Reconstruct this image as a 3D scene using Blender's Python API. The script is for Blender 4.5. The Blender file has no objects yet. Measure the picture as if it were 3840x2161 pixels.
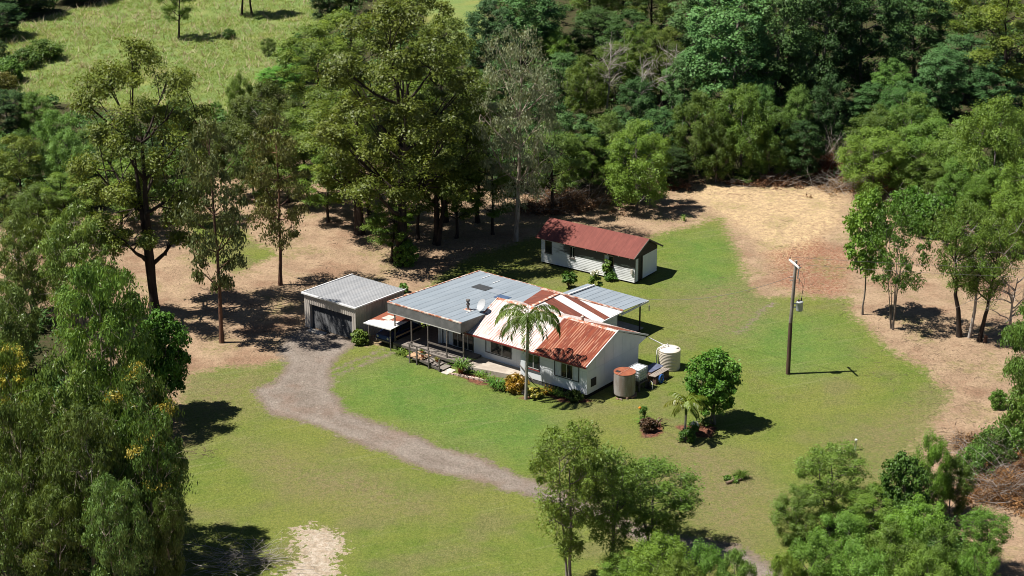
import bpy, math, random
import numpy as np
from mathutils import Vector

C = bpy.context.scene.collection
rnd = random.Random(7)
RNG = np.random.default_rng(11)

# ------------------------------------------------------------------ camera model (survey of the place)
PITCH = math.radians(20.5); FPX = 7477.0; CAMH = 62.0
CP, SP = math.cos(PITCH), math.sin(PITCH)
OV = 3840 / 2576.0
def _ray(x, y):
    u = (x - 1920) / FPX; v = -(y - 1080.5) / FPX
    return (u, CP + v * SP, -SP + v * CP)
def at(x, y, z=0.0):
    """ground point of the survey picture (2576 px wide)"""
    d = _ray(x * OV, y * OV); t = (z - CAMH) / d[2]
    return Vector((d[0] * t, d[1] * t, z))
def height_at(g, x, ytop):
    d = _ray(x * OV, ytop * OV); t = g.y / d[1]
    return CAMH + d[2] * t
def ppm(g):
    return FPX / (g.y * CP + (CAMH - 1) * SP) / OV

cam_d = bpy.data.cameras.new('camera'); cam = bpy.data.objects.new('camera', cam_d); C.objects.link(cam)
cam.location = (0, 0, CAMH); cam.rotation_euler = (math.pi / 2 - PITCH, 0, 0)
cam_d.sensor_width = 36; cam_d.lens = FPX / 3840 * 36; cam_d.clip_end = 6000; cam_d.clip_start = 1
sc = bpy.context.scene; sc.camera = cam

# ------------------------------------------------------------------ light
SUNDIR = Vector((-5.36, -0.6, 9.65)).normalized()
w = bpy.data.worlds.new('World'); sc.world = w; w.use_nodes = True
nt = w.node_tree; nt.nodes.clear()
sky = nt.nodes.new('ShaderNodeTexSky'); sky.sky_type = 'NISHITA'; sky.sun_disc = False
sky.sun_elevation = math.asin(SUNDIR.z); sky.sun_rotation = math.atan2(SUNDIR.x, SUNDIR.y)
sky.altitude = 60; sky.air_density = 0.5; sky.dust_density = 0.1; sky.ozone_density = 1.2
bg = nt.nodes.new('ShaderNodeBackground'); bg.inputs['Strength'].default_value = 0.05
wo = nt.nodes.new('ShaderNodeOutputWorld')
nt.links.new(sky.outputs[0], bg.inputs[0]); nt.links.new(bg.outputs[0], wo.inputs[0])
sl = bpy.data.lights.new('sun', 'SUN'); sl.energy = 5.0; sl.angle = math.radians(0.5); sl.color = (1.0, 0.955, 0.88)
so = bpy.data.objects.new('sun', sl); C.objects.link(so)
so.rotation_euler = (-SUNDIR).to_track_quat('-Z', 'Y').to_euler(); so.location = (0, 0, 200)
sc.view_settings.view_transform = 'Standard'; sc.view_settings.look = 'None'
sc.view_settings.exposure = 0.74; sc.view_settings.gamma = 1.0
try:
    sc.cycles.max_bounces = 6; sc.cycles.diffuse_bounces = 2; sc.cycles.glossy_bounces = 2
    sc.cycles.transmission_bounces = 3; sc.cycles.transparent_max_bounces = 4
    sc.cycles.use_denoising = True; sc.cycles.filter_width = 1.0; sc.cycles.denoising_input_passes = 'RGB_ALBEDO_NORMAL'; sc.cycles.denoising_prefilter = 'ACCURATE'; sc.cycles.use_adaptive_sampling = False
except Exception: pass

# ------------------------------------------------------------------ material helpers
class NT:
    def __init__(s, name):
        s.m = bpy.data.materials.new(name); s.m.use_nodes = True; s.t = s.m.node_tree; s.t.nodes.clear()
        s.out = s.n('ShaderNodeOutputMaterial')
    def n(s, typ, **kw):
        nd = s.t.nodes.new(typ)
        for k, v in kw.items(): setattr(nd, k, v)
        return nd
    def l(s, a, b): s.t.links.new(a, b)
    def inp(s, sock, v):
        if hasattr(v, 'is_linked'): s.l(v, sock)
        elif v is not None:
            if isinstance(v, tuple) and len(v) == 3 and len(sock.default_value) == 4: v = (*v, 1)
            sock.default_value = v
    def coords(s, kind='Object'): return s.n('ShaderNodeTexCoord').outputs[kind]
    def pos(s): return s.n('ShaderNodeNewGeometry').outputs['Position']
    def map(s, vec, scale=(1, 1, 1), loc=(0, 0, 0), rot=(0, 0, 0)):
        m = s.n('ShaderNodeMapping'); s.l(vec, m.inputs[0]); m.inputs['Scale'].default_value = scale
        m.inputs['Location'].default_value = loc; m.inputs['Rotation'].default_value = rot
        return m.outputs[0]
    def noise(s, vec, scale, detail=4, rough=.55, dist=0.0):
        n = s.n('ShaderNodeTexNoise'); s.l(vec, n.inputs['Vector']); n.inputs['Scale'].default_value = scale
        n.inputs['Detail'].default_value = detail; n.inputs['Roughness'].default_value = rough; n.inputs['Distortion'].default_value = dist
        return n.outputs['Fac']
    def math(s, op, a, b=0.0, c=None, clamp=False):
        m = s.n('ShaderNodeMath', operation=op, use_clamp=clamp)
        s.inp(m.inputs[0], a); s.inp(m.inputs[1], b)
        if c is not None: s.inp(m.inputs[2], c)
        return m.outputs[0]
    def ramp(s, v, lo, hi, a=0.0, b=1.0, smooth=True):
        m = s.n('ShaderNodeMapRange'); m.interpolation_type = 'SMOOTHSTEP' if smooth else 'LINEAR'
        s.inp(m.inputs[0], v); m.inputs[1].default_value = lo; m.inputs[2].default_value = hi
        m.inputs[3].default_value = a; m.inputs[4].default_value = b
        return m.outputs[0]
    def mix(s, f, a, b, blend='MIX'):
        m = s.n('ShaderNodeMix', data_type='RGBA', blend_type=blend)
        s.inp(m.inputs[0], f); s.inp(m.inputs[6], a); s.inp(m.inputs[7], b)
        return m.outputs[2]
    def attr(s, name, typ='GEOMETRY'):
        a = s.n('ShaderNodeAttribute', attribute_name=name, attribute_type=typ); return a.outputs['Fac']
    def sep(s, vec):
        x = s.n('ShaderNodeSeparateXYZ'); s.l(vec, x.inputs[0]); return x.outputs
    def bump(s, h, strength=.3, dist=.05):
        b = s.n('ShaderNodeBump'); s.l(h, b.inputs['Height']); b.inputs['Strength'].default_value = strength
        b.inputs['Distance'].default_value = dist; return b.outputs[0]
    def bsdf(s, col, rough=.8, spec=.3, metal=0.0, normal=None):
        p = s.n('ShaderNodeBsdfPrincipled'); s.inp(p.inputs['Base Color'], col); s.inp(p.inputs['Roughness'], rough)
        p.inputs['Specular IOR Level'].default_value = spec; p.inputs['Metallic'].default_value = metal
        if normal is not None: s.l(normal, p.inputs['Normal'])
        s.l(p.outputs[0], s.out.inputs[0]); return p

def plain(name, c1, c2=None, scale=3.0, rough=.8, spec=.25, metal=0.0, bump=0.0, stretch=(1, 1, 1), lo=.35, hi=.65):
    k = NT(name); v = k.map(k.coords(), stretch)
    f = k.noise(v, scale, 6, .6)
    col = k.mix(k.ramp(f, lo, hi), c1, c2 or tuple(x * .8 for x in c1))
    k.bsdf(col, rough, spec, metal, k.bump(f, bump) if bump else None)
    return k.m

def leaf_mat(name, c1, c2, trans=.22, rough=.5, spec=.35, var=.25):
    """c1..c2 by leaf and spray; the object's own colour tints the whole tree"""
    k = NT(name)
    t = k.attr('tint')
    col = k.mix(t, c1, c2)
    oi = k.n('ShaderNodeObjectInfo')
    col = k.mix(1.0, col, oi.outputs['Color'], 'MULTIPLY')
    h = k.n('ShaderNodeHueSaturation'); k.l(col, h.inputs['Color'])
    k.l(k.ramp(oi.outputs['Random'], 0, 1, .488, .512, False), h.inputs['Hue'])
    k.l(k.ramp(oi.outputs['Random'], 0, 1, 1 - var, 1 + var, False), h.inputs['Value'])
    p = k.n('ShaderNodeBsdfPrincipled'); k.l(h.outputs[0], p.inputs['Base Color']); p.inputs['Roughness'].default_value = rough
    p.inputs['Specular IOR Level'].default_value = spec
    tr = k.n('ShaderNodeBsdfTranslucent')
    tc = k.mix(1.0, h.outputs[0], (1.35, 1.2, .5, 1), 'MULTIPLY'); k.l(tc, tr.inputs['Color'])
    ms = k.n('ShaderNodeMixShader'); ms.inputs[0].default_value = trans
    k.l(p.outputs[0], ms.inputs[1]); k.l(tr.outputs[0], ms.inputs[2]); k.l(ms.outputs[0], k.out.inputs[0])
    return k.m

def bark_mat(name, c1, c2, scale=2.0):
    k = NT(name); v = k.map(k.coords(), (1, 1, .25)); f = k.noise(v, scale, 6, .65)
    k.bsdf(k.mix(k.ramp(f, .38, .62), c1, c2), .9, .1, 0, k.bump(f, .5, .05)); return k.m

# ------------------------------------------------------------------ object helpers
def tag(o, label=None, cat=None, group=None, kind=None):
    if label: o['label'] = label
    if cat: o['category'] = cat
    if group: o['group'] = group
    if kind: o['kind'] = kind
    return o
def thing(name, label, cat, loc=(0, 0, 0), rz=0.0, group=None):
    o = bpy.data.objects.new(name, None); C.objects.link(o); o.location = loc; o.rotation_euler = (0, 0, rz)
    o.empty_display_size = .3
    return tag(o, label, cat, group)
def link(name, me, parent=None, label=None):
    o = bpy.data.objects.new(name, me); C.objects.link(o)
    if parent is not None: o.parent = parent
    if label: o['label'] = label
    return o
def np_mesh(name, V, Fc, mats, tint=None, smooth=False, mi=None):
    """V (n,3); Fc (m,k) constant face size"""
    me = bpy.data.meshes.new(name); V = np.asarray(V, np.float32); Fc = np.asarray(Fc, np.int32)
    m, k = Fc.shape
    me.vertices.add(len(V)); me.vertices.foreach_set('co', V.ravel())
    me.loops.add(m * k); me.loops.foreach_set('vertex_index', Fc.ravel())
    me.polygons.add(m); me.polygons.foreach_set('loop_start', np.arange(0, m * k, k, dtype=np.int32))
    me.polygons.foreach_set('loop_total', np.full(m, k, np.int32))
    if smooth: me.polygons.foreach_set('use_smooth', np.ones(m, bool))
    for a in (mats if isinstance(mats, (list, tuple)) else [mats]): me.materials.append(a)
    if mi is not None: me.polygons.foreach_set('material_index', np.asarray(mi, np.int32))
    if tint is not None:
        a = me.attributes.new('tint', 'FLOAT', 'FACE'); a.data.foreach_set('value', np.asarray(tint, np.float32))
    me.update(calc_edges=True); return me

class MB:
    """collects simple solids into one mesh"""
    def __init__(s): s.v = []; s.f = []; s.sm = []
    def add(s, vs, fs, smooth=False):
        b = len(s.v); s.v += [tuple(p) for p in vs]; s.f += [tuple(i + b for i in f) for f in fs]; s.sm += [smooth] * len(fs); return s
    def box(s, x0, x1, y0, y1, z0, z1):
        if x0 > x1: x0, x1 = x1, x0
        if y0 > y1: y0, y1 = y1, y0
        if z0 > z1: z0, z1 = z1, z0
        return s.add([(x0, y0, z0), (x1, y0, z0), (x1, y1, z0), (x0, y1, z0), (x0, y0, z1), (x1, y0, z1), (x1, y1, z1), (x0, y1, z1)],
                     [(0, 3, 2, 1), (4, 5, 6, 7), (0, 1, 5, 4), (1, 2, 6, 5), (2, 3, 7, 6), (3, 0, 4, 7)])
    def slab(s, quad, t):
        """a sheet with thickness t below the quad's four points"""
        q = [Vector(p) for p in quad]; n = len(q); lo = [p - Vector((0, 0, t)) for p in q]
        fs = [tuple(range(n)), tuple(range(2 * n - 1, n - 1, -1))] + [(i, i + n, (i + 1) % n + n, (i + 1) % n) for i in range(n)]
        return s.add(q + lo, fs)
    def prism(s, poly, x0, x1, axis=0):
        """poly in the two other axes, extruded along axis"""
        def P(u, v, x): return [(x, u, v), (u, x, v), (u, v, x)][axis]
        n = len(poly); vs = [P(u, v, x0) for u, v in poly] + [P(u, v, x1) for u, v in poly]
        return s.add(vs, [tuple(range(n)), tuple(range(2 * n - 1, n - 1, -1))] + [(i, i + n, (i + 1) % n + n, (i + 1) % n) for i in range(n)])
    def bar(s, p, q, t, t2=None):
        p, q = Vector(p), Vector(q); d = (q - p).normalized(); up = Vector((0, 0, 1)) if abs(d.z) < .95 else Vector((1, 0, 0))
        a = d.cross(up).normalized() * t / 2; b = a.cross(d).normalized() * (t2 or t) / 2
        vs = [p - a - b, p + a - b, p + a + b, p - a + b, q - a - b, q + a - b, q + a + b, q - a + b]
        return s.add(vs, [(0, 3, 2, 1), (4, 5, 6, 7), (0, 1, 5, 4), (1, 2, 6, 5), (2, 3, 7, 6), (3, 0, 4, 7)])
    def tube(s, pts, rad, n=8, cap=True):
        pts = [Vector(p) for p in pts]; rs = rad if isinstance(rad, (list, tuple)) else [rad] * len(pts); vs = []; fs = []
        ref = None
        for i, p in enumerate(pts):
            d = (pts[min(i + 1, len(pts) - 1)] - pts[max(i - 1, 0)]).normalized()
            if ref is None: ref = Vector((1, 0, 0)) if abs(d.x) < .8 else Vector((0, 1, 0))
            a = (ref - d * ref.dot(d)).normalized(); b = d.cross(a); ref = a
            vs += [p + (a * math.cos(6.28318 * k / n) + b * math.sin(6.28318 * k / n)) * rs[i] for k in range(n)]
        for i in range(len(pts) - 1):
            fs += [(i * n + k, i * n + (k + 1) % n, (i + 1) * n + (k + 1) % n, (i + 1) * n + k) for k in range(n)]
        s.add(vs, fs, True)
        if cap:
            s.add(vs[:n], [tuple(range(n - 1, -1, -1))]); s.add(vs[-n:], [tuple(range(n))])
        return s
    def lathe(s, prof, c=(0, 0, 0), n=32, smooth=True):
        vs = [(c[0] + r * math.cos(6.28318 * k / n), c[1] + r * math.sin(6.28318 * k / n), c[2] + z) for r, z in prof for k in range(n)]
        fs = [(i * n + k, i * n + (k + 1) % n, (i + 1) * n + (k + 1) % n, (i + 1) * n + k) for i in range(len(prof) - 1) for k in range(n)]
        return s.add(vs, fs, smooth)
    def build(s, name, m, parent=None, label=None):
        me = bpy.data.meshes.new(name); me.from_pydata(s.v, [], s.f); me.materials.append(m)
        me.polygons.foreach_set('use_smooth', s.sm); me.update()
        return link(name, me, parent, label)

# ------------------------------------------------------------------ ground materials and sheet
def ground_material():
    k = NT('ground_cover'); p = k.pos()
    n1 = k.noise(p, .10, 3); n2 = k.noise(p, .42, 5, .6); n3 = k.noise(p, 1.8, 5, .65); n4 = k.noise(p, 7.0, 4, .7); n5 = k.noise(k.map(p, (1, 1, 1), (31, 7, 0)), 3.6, 6, .75)
    n6 = k.noise(k.map(p, (1, 1, 1), (5, 77, 0)), .22, 4, .6)
    # bare earth
    e = k.mix(k.ramp(n2, .35, .65), (.385, .272, .178), (.30, .205, .135))
    e = k.mix(k.ramp(n6, .5, .68, 0, .65), e, (.235, .135, .088))
    e = k.mix(k.math('MULTIPLY', k.attr('straw'), k.ramp(n3, .38, .62, .25, 1)), e, (.56, .41, .235))
    e = k.mix(k.math('MULTIPLY', k.attr('mulch'), k.ramp(n5, .36, .6)), e, (.27, .12, .075))
    e = k.mix(k.ramp(n5, .56, .68, 0, .6), e, (.11, .075, .045))
    e = k.mix(k.ramp(n4, .58, .72, 0, .5), e, (.53, .40, .26))
    e = k.mix(k.math('MULTIPLY', k.ramp(n6, .36, .5, 1, 0), k.ramp(n3, .42, .6, .1, .65)), e, (.21, .19, .075))
    # lawn
    g = k.mix(k.ramp(n2, .3, .7), (.130, .185, .032), (.190, .215, .048))
    g = k.mix(k.ramp(n1, .38, .64, 0, .8), g, (.215, .220, .056))
    g = k.mix(k.ramp(n6, .44, .68, 0, .7), g, (.205, .175, .085))
    g = k.mix(k.math('MULTIPLY', k.attr('lush'), .8), g, k.mix(k.ramp(n2, .3, .7), (.092, .196, .040), (.155, .235, .052)))
    g = k.mix(k.math('MULTIPLY', k.attr('dry'), k.ramp(n3, .32, .62, .3, .95)), g, (.245, .185, .105))
    # faint wheel and mower lines
    wl = k.noise(k.map(k.map(p, rot=(0, 0, -.42)), (.12, 2.2, 1)), 1.0, 3, .5, .6)
    g = k.mix(k.ramp(wl, .56, .72, 0, .3), g, (.28, .28, .13))
    g = k.mix(k.ramp(n4, .36, .64, 0, .35), g, (.07, .10, .022))
    g = k.mix(k.ramp(n5, .54, .70, 0, .55), g, (.29, .27, .14))
    g = k.mix(k.ramp(k.noise(p, 11.0, 3, .75), .47, .64, 0, .55), g, (.07, .105, .022))
    # meadow
    m = k.mix(k.ramp(n2, .35, .65), (.175, .240, .070), (.225, .255, .085))
    m = k.mix(k.ramp(n6, .42, .66, 0, .8), m, (.160, .235, .075))
    m = k.mix(k.ramp(n1, .52, .68, 0, .6), m, (.285, .27, .08))
    m = k.mix(k.ramp(n3, .55, .75, 0, .55), m, (.11, .165, .045))
    m = k.mix(k.ramp(n5, .54, .70, 0, .6), m, (.34, .33, .18))
    m = k.mix(k.ramp(n4, .5, .68, 0, .5), m, (.09, .14, .035))
    # driveway
    d = k.mix(k.ramp(n2, .3, .7), (.265, .222, .188), (.205, .166, .138))
    d = k.mix(k.ramp(n6, .5, .66, 0, .6), d, (.215, .15, .115))
    d = k.mix(k.math('MULTIPLY', k.ramp(k.attr('drive'), .1, .8, 1, 0), k.ramp(n3, .3, .6, .2, .9)), d, (.20, .155, .115))
    trk_ = k.math('MULTIPLY', k.ramp(k.attr('drive'), .5, .85), k.ramp(k.attr('drive'), 1.15, 1.5, 1, 0)); d = k.mix(k.math('MULTIPLY', trk_, .15), d, (.36, .31, .27))
    d = k.mix(k.ramp(n3, .58, .78, 0, .6), d, (.43, .375, .325))
    d = k.mix(k.ramp(n4, .58, .74, 0, .5), d, (.20, .15, .115))
    d = k.mix(k.ramp(n5, .6, .74, 0, .5), d, (.16, .15, .06))
    # forest floor
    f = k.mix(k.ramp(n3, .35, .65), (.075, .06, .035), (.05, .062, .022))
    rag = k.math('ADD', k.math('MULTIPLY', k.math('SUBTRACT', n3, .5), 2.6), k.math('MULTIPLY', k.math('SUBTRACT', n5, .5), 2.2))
    def wt(a, wd=.45, amp=1.0):
        return k.ramp(k.math('ADD', k.attr(a), k.math('MULTIPLY', rag, amp)), -wd, wd)
    c = e
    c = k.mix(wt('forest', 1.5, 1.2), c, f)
    c = k.mix(wt('meadow', .8, 1.0), c, m)
    c = k.mix(wt('lawn', .75, 1.35), c, g)
    c = k.mix(wt('drive', .40, .8), c, d)
    c = k.mix(wt('bare', .12, 2.1), c, k.mix(k.ramp(n3, .4, .6), (.50, .42, .34), (.38, .30, .22)))
    c = k.mix(wt('bed', .2, .25), c, k.mix(k.ramp(n5, .4, .6), (.23, .10, .065), (.11, .05, .035)))
    grain = k.noise(k.map(p, (1, 1, 1), (3, 3, 3)), 5.5, 5, .8); c = k.mix(k.ramp(grain, .36, .56, .55, 0), c, k.mix(1.0, c, (.42, .46, .42), 'MULTIPLY')); c = k.mix(k.ramp(grain, .56, .72, 0, .35), c, k.mix(1.0, c, (1.55, 1.5, 1.5), 'MULTIPLY'))
    b = k.math('ADD', k.math('MULTIPLY', n4, .6), k.math('ADD', n5, n3))
    k.bsdf(c, .95, .05, 0, k.bump(b, .85, .14))
    return k.m

def axis(lo, hi, step, far):
    core = np.arange(lo, hi + 1e-6, step); d = step * 1.6; L = [lo]; H = [core[-1]]
    while L[-1] > -far: L.append(L[-1] - d); H.append(H[-1] + d); d *= 1.35
    return np.concatenate([np.array(L[:0:-1]), core, np.array(H[1:])])
def sdf(px, py, poly, closed=True):
    """signed distance, positive inside; poly list of (x, y)"""
    P = np.array(poly, float); n = len(P); best = np.full(px.shape, 1e9); ins = np.zeros(px.shape, bool)
    for i in range(n if closed else n - 1):
        a = P[i]; b = P[(i + 1) % n]; ab = b - a
        t = np.clip(((px - a[0]) * ab[0] + (py - a[1]) * ab[1]) / (ab @ ab + 1e-9), 0, 1)
        best = np.minimum(best, (px - a[0] - t * ab[0]) ** 2 + (py - a[1] - t * ab[1]) ** 2)
        if closed and a[1] != b[1]:
            ins ^= ((a[1] > py) != (b[1] > py)) & (px < (b[0] - a[0]) * (py - a[1]) / (b[1] - a[1]) + a[0])
    d = np.sqrt(best)
    return np.where(ins, d, -d) if closed else -d
def sm_noise(x, y, s, seed):
    r = np.random.default_rng(seed); o = np.zeros_like(x)
    for i in range(6):
        a = r.uniform(0, 6.28); f = s * r.uniform(.6, 1.7); o += np.sin((x * math.cos(a) + y * math.sin(a)) * f + r.uniform(0, 6.28))
    return o / 6
W = lambda pts: [tuple(at(x, y))[:2] for x, y in pts]
LAWN = [W([(300, 1500), (420, 1330), (445, 1200), (440, 1080), (452, 1000), (475, 940), (560, 925), (640, 918), (715, 903), (800, 880), (880, 862), (960, 868), (1020, 850), (1080, 700), (1190, 640), (1380, 590), (1420, 620), (1560, 610), (1650, 590), (1740, 570), (1815, 548), (1838, 600), (1868, 660), (1885, 715), (1905, 742), (1980, 752), (2080, 742), (2135, 752), (2150, 800), (2200, 850), (2250, 885), (2330, 930), (2395, 985), (2360, 1040), (2320, 1090), (2300, 1150), (2260, 1220), (2200, 1300), (2100, 1500)])]
LAWN.append(W([(470, 560), (560, 545), (640, 600), (690, 640), (600, 690), (520, 650)]))
DRIVE = [W([(760, 818), (830, 838), (905, 862), (870, 880), (845, 905), (832, 945), (826, 985), (858, 1020), (930, 1062), (1020, 1096), (1130, 1128), (1245, 1172), (1345, 1212), (1440, 1250), (1560, 1300), (1700, 1352), (1790, 1358), (1860, 1376), (1920, 1412), (1990, 1480), (1900, 1480), (1850, 1420), (1780, 1400), (1700, 1404), (1560, 1340), (1450, 1285), (1330, 1246), (1200, 1212), (1080, 1180), (980, 1142), (890, 1108), (800, 1068), (745, 1058), (695, 1045), (650, 1008), (637, 985), (690, 960), (716, 915), (700, 880), (720, 850)])]
MEADOW = [W([(-200, 250), (-60, 110), (40, 62), (140, 35), (260, 4), (330, -30), (760, -30), (800, 30), (795, 60), (730, 100), (690, 190), (640, 230), (590, 290), (500, 330), (380, 290), (240, 265), (100, 255)]), W([(1050, -10), (1200, -30), (1230, 60), (1180, 160), (1100, 130)])]
FOREST = [W([(0, -200), (2900, -200), (2900, 560), (2560, 590), (2420, 560), (2300, 500), (2140, 470), (1900, 440), (1720, 440), (1500, 470), (1300, 480), (1000, 420), (800, 400), (640, 420), (420, 480), (150, 560), (-300, 620), (-300, 250), (-60, 60)]), W([(-300, 650), (150, 800), (300, 960), (420, 1040), (450, 1250), (430, 1330), (300, 1600), (-300, 1700)]), W([(1900, 1500), (2080, 1290), (2260, 1250), (2420, 1330), (2560, 1600), (1900, 1700)])]
STRAW = W([(1700, 470), (1850, 455), (2040, 470), (2120, 490), (2110, 560), (2040, 640), (1960, 660), (1900, 600), (1780, 520)])
MULCH = W([(1930, 640), (2060, 600), (2140, 640), (2130, 735), (2040, 745), (1950, 720)])
BARE = [W([(740, 1335), (800, 1328), (850, 1345), (868, 1385), (830, 1400), (850, 1450), (760, 1470), (690, 1470), (740, 1400)])]
BED = [W([(1150, 945), (1165, 935), (1310, 975), (1350, 975), (1480, 1000), (1500, 1010), (1420, 1012), (1345, 985), (1300, 985), (1235, 975)]), W([(1605, 1075), (1625, 1062), (1662, 1068), (1670, 1085), (1650, 1098), (1615, 1095)]), W([(1700, 1075), (1720, 1068), (1770, 1060), (1805, 1075), (1790, 1098), (1740, 1105)]), W([(1300, 1002), (1325, 996), (1348, 1002), (1330, 1010)])]
DRY = [W([(1640, 1080), (1800, 1110), (1930, 1200), (1960, 1330), (1850, 1370), (1730, 1330), (1660, 1180)]), W([(2150, 1080), (2300, 1010), (2400, 980), (2330, 1120), (2230, 1220), (2150, 1190)]), W([(455, 960), (640, 930), (700, 940), (620, 1000), (640, 1040), (560, 1060), (470, 1150)]), W([(1700, 740), (1860, 700), (1960, 780), (1850, 860), (1700, 820)]), W([(600, 1100), (800, 1160), (1000, 1200), (1100, 1300), (900, 1290), (700, 1220)])]
LUSH = [W([(835, 960), (900, 930), (1010, 900), (1150, 960), (1300, 1010), (1420, 1030), (1400, 1120), (1300, 1170), (1100, 1110), (950, 1060), (870, 1020)]), W([(1700, 600), (1800, 580), (1860, 680), (1960, 790), (2090, 800), (2160, 900), (2000, 960), (1850, 880), (1700, 700)])]

GM = ground_material()
def make_ground():
    xs = axis(-52, 52, .26, 2500); lo = axis(104, 190, .26, 2500); hi = axis(190.5, 300, .55, 2500)
    ys = np.concatenate([lo[lo <= 190.01], hi[hi >= 190.4]])
    X, Y = np.meshgrid(xs, ys); nx, ny = len(xs), len(ys); x = X.ravel(); y = Y.ravel()
    wx = x + .55 * sm_noise(x, y, .9, 3) + .25 * sm_noise(x, y, 2.6, 8); wy = y + .55 * sm_noise(x, y, .8, 4) + .25 * sm_noise(x, y, 2.4, 9)
    core = (np.abs(x) < 110) & (y > 60) & (y < 420)
    def S(polys, open_=False):
        o = np.full(x.shape, -60.0)
        for p in polys: o[core] = np.maximum(o[core], sdf(wx[core], wy[core], p))
        return o
    A = {'lawn': S(LAWN), 'drive': S(DRIVE) + .2, 'meadow': S(MEADOW), 'forest': S(FOREST), 'bare': S(BARE), 'bed': S(BED)}
    A['forest'][~core] = 20
    # two wheel tracks across the front lawn
    trk = [W([(835, 935), (900, 905), (965, 880)]), W([(850, 945), (920, 915), (985, 890)]), W([(1940, 760), (1900, 800), (1850, 835)])]
    for t in trk:
        d = np.full(x.shape, -60.0); d[core] = sdf(wx[core], wy[core], t, False) + .16; A['drive'] = np.maximum(A['drive'], d - .05)
    A['straw'] = np.clip(S([STRAW]) / 2.5 + .5, 0, 1); A['mulch'] = np.clip(S([MULCH]) / 2 + .5, 0, 1)
    A['dry'] = np.clip(S(DRY) / 5 + .45, 0, 1); A['lush'] = np.clip(S(LUSH) / 5 + .5, 0, 1)
    z = .05 * sm_noise(x, y, .22, 21) * np.clip((np.hypot(x, y - 148) - 26) / 10, 0, 1)
    V = np.stack([x, y, z], 1)
    i = np.arange((ny - 1) * (nx - 1)); r = i // (nx - 1); c = i % (nx - 1); v0 = r * nx + c
    Fc = np.stack([v0, v0 + 1, v0 + nx + 1, v0 + nx], 1)
    fm = lambda a: A[a][Fc].mean(1)
    cls = np.zeros(len(Fc), int); cls[fm('meadow') > 0] = 3; cls[fm('lawn') > 0] = 1; cls[fm('drive') > 0] = 2
    for ci, nm in ((0, 'ground'), (1, 'lawn'), (2, 'driveway'), (3, 'meadow')):
        f = Fc[cls == ci]; used = np.unique(f); lut = np.full(len(V), -1); lut[used] = np.arange(len(used))
        me = np_mesh(nm, V[used], lut[f], GM, smooth=True)
        for a, val in A.items():
            at_ = me.attributes.new(a, 'FLOAT', 'POINT'); at_.data.foreach_set('value', val[used].astype(np.float32))
        tag(link(nm, me), kind='structure')
make_ground()

# ------------------------------------------------------------------ vegetation
def unit(v): return v / (np.linalg.norm(v, axis=-1, keepdims=True) + 1e-9)
class Tubes:
    def __init__(s): s.V = []; s.F = []; s.n = 0
    def add(s, pts, rad, k=5):
        pts = np.asarray(pts, float); m = len(pts); rad = np.broadcast_to(np.asarray(rad, float), (m,))
        d = unit(np.gradient(pts, axis=0)); ref = np.array([.31, .95, .05]); a = unit(np.cross(d, ref)); b = np.cross(d, a)
        t = np.arange(k) * 2 * np.pi / k
        ring = pts[:, None, :] + rad[:, None, None] * (np.cos(t)[None, :, None] * a[:, None, :] + np.sin(t)[None, :, None] * b[:, None, :])
        i = np.arange(m - 1)[:, None] * k; j = np.arange(k)[None, :]; jn = (j + 1) % k
        s.V.append(ring.reshape(-1, 3)); s.F.append(np.stack([i + j, i + jn, i + k + jn, i + k + j], -1).reshape(-1, 4) + s.n); s.n += m * k
    def mesh(s, name, mat): return np_mesh(name, np.concatenate(s.V), np.concatenate(s.F), mat, smooth=True)

def curve(p, q, n, r, sag=0.0, wob=.06):
    p, q = np.asarray(p, float), np.asarray(q, float); t = np.linspace(0, 1, n)[:, None]
    L = np.linalg.norm(q - p); o = p + (q - p) * t
    o[:, 2] += (sag * L * 4 * t * (1 - t))[:, 0]
    w_ = np.cumsum(r.normal(0, wob * L / n, (n, 3)), 0); w_ -= t * w_[-1]
    return o + w_

def leaf_cloud(r, cen, rad, cnt, L, Wd, flat=.75, droop=0.0, up=.45, jit=.75, shell=2.4):
    """leaf-sized faces around spray centres; returns V, F, tint"""
    idx = np.repeat(np.arange(len(cen)), cnt); n = len(idx)
    d = unit(r.normal(size=(n, 3)) + np.array([0, 0, .35])); rr = rad[idx] * r.random(n) ** (1 / shell)
    # each spray is itself a knot of smaller tufts
    tuft = unit(r.normal(size=(len(cen), 9, 3)) + np.array([0, 0, .25])) * (rad[:, None, None] * r.uniform(.45, .95, (len(cen), 9, 1)))
    ti = r.integers(0, 9, n); tf = tuft[idx, ti] + r.normal(size=(n, 3)) * (rad[idx] * .25)[:, None]
    off = np.where((r.random(n) < .72)[:, None], tf, d * rr[:, None]); off[:, 2] *= flat
    if droop: off[:, 2] -= droop * (off[:, 0] ** 2 + off[:, 1] ** 2) / (rad[idx] + .01)
    P = cen[idx] + off
    nrm = unit(unit(off + 1e-6) * .8 + np.array([0, 0, up]) + r.normal(size=(n, 3)) * jit)
    if droop:
        nrm = unit(nrm * np.array([1, 1, .35])); ax = unit(np.array([0, 0, -1.0]) + r.normal(size=(n, 3)) * .42)
    else: ax = r.normal(size=(n, 3))
    ax = unit(ax - nrm * (ax * nrm).sum(1, keepdims=True)); bx = np.cross(nrm, ax)
    s = r.uniform(.65, 1.35, n)[:, None]
    l = ax * L * s / 2; b = bx * Wd * s / 2
    V = np.stack([P - l, P + b - l * .1, P + l, P - b - l * .1], 1).reshape(-1, 3)
    F = np.arange(4 * n).reshape(-1, 4)
    tint = np.clip(r.random(len(cen))[idx] * .5 + (r.random((len(cen), 9)))[idx, ti] * .25 + r.random(n) * .35 - .05, 0, 1)
    return V, F, tint

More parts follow.
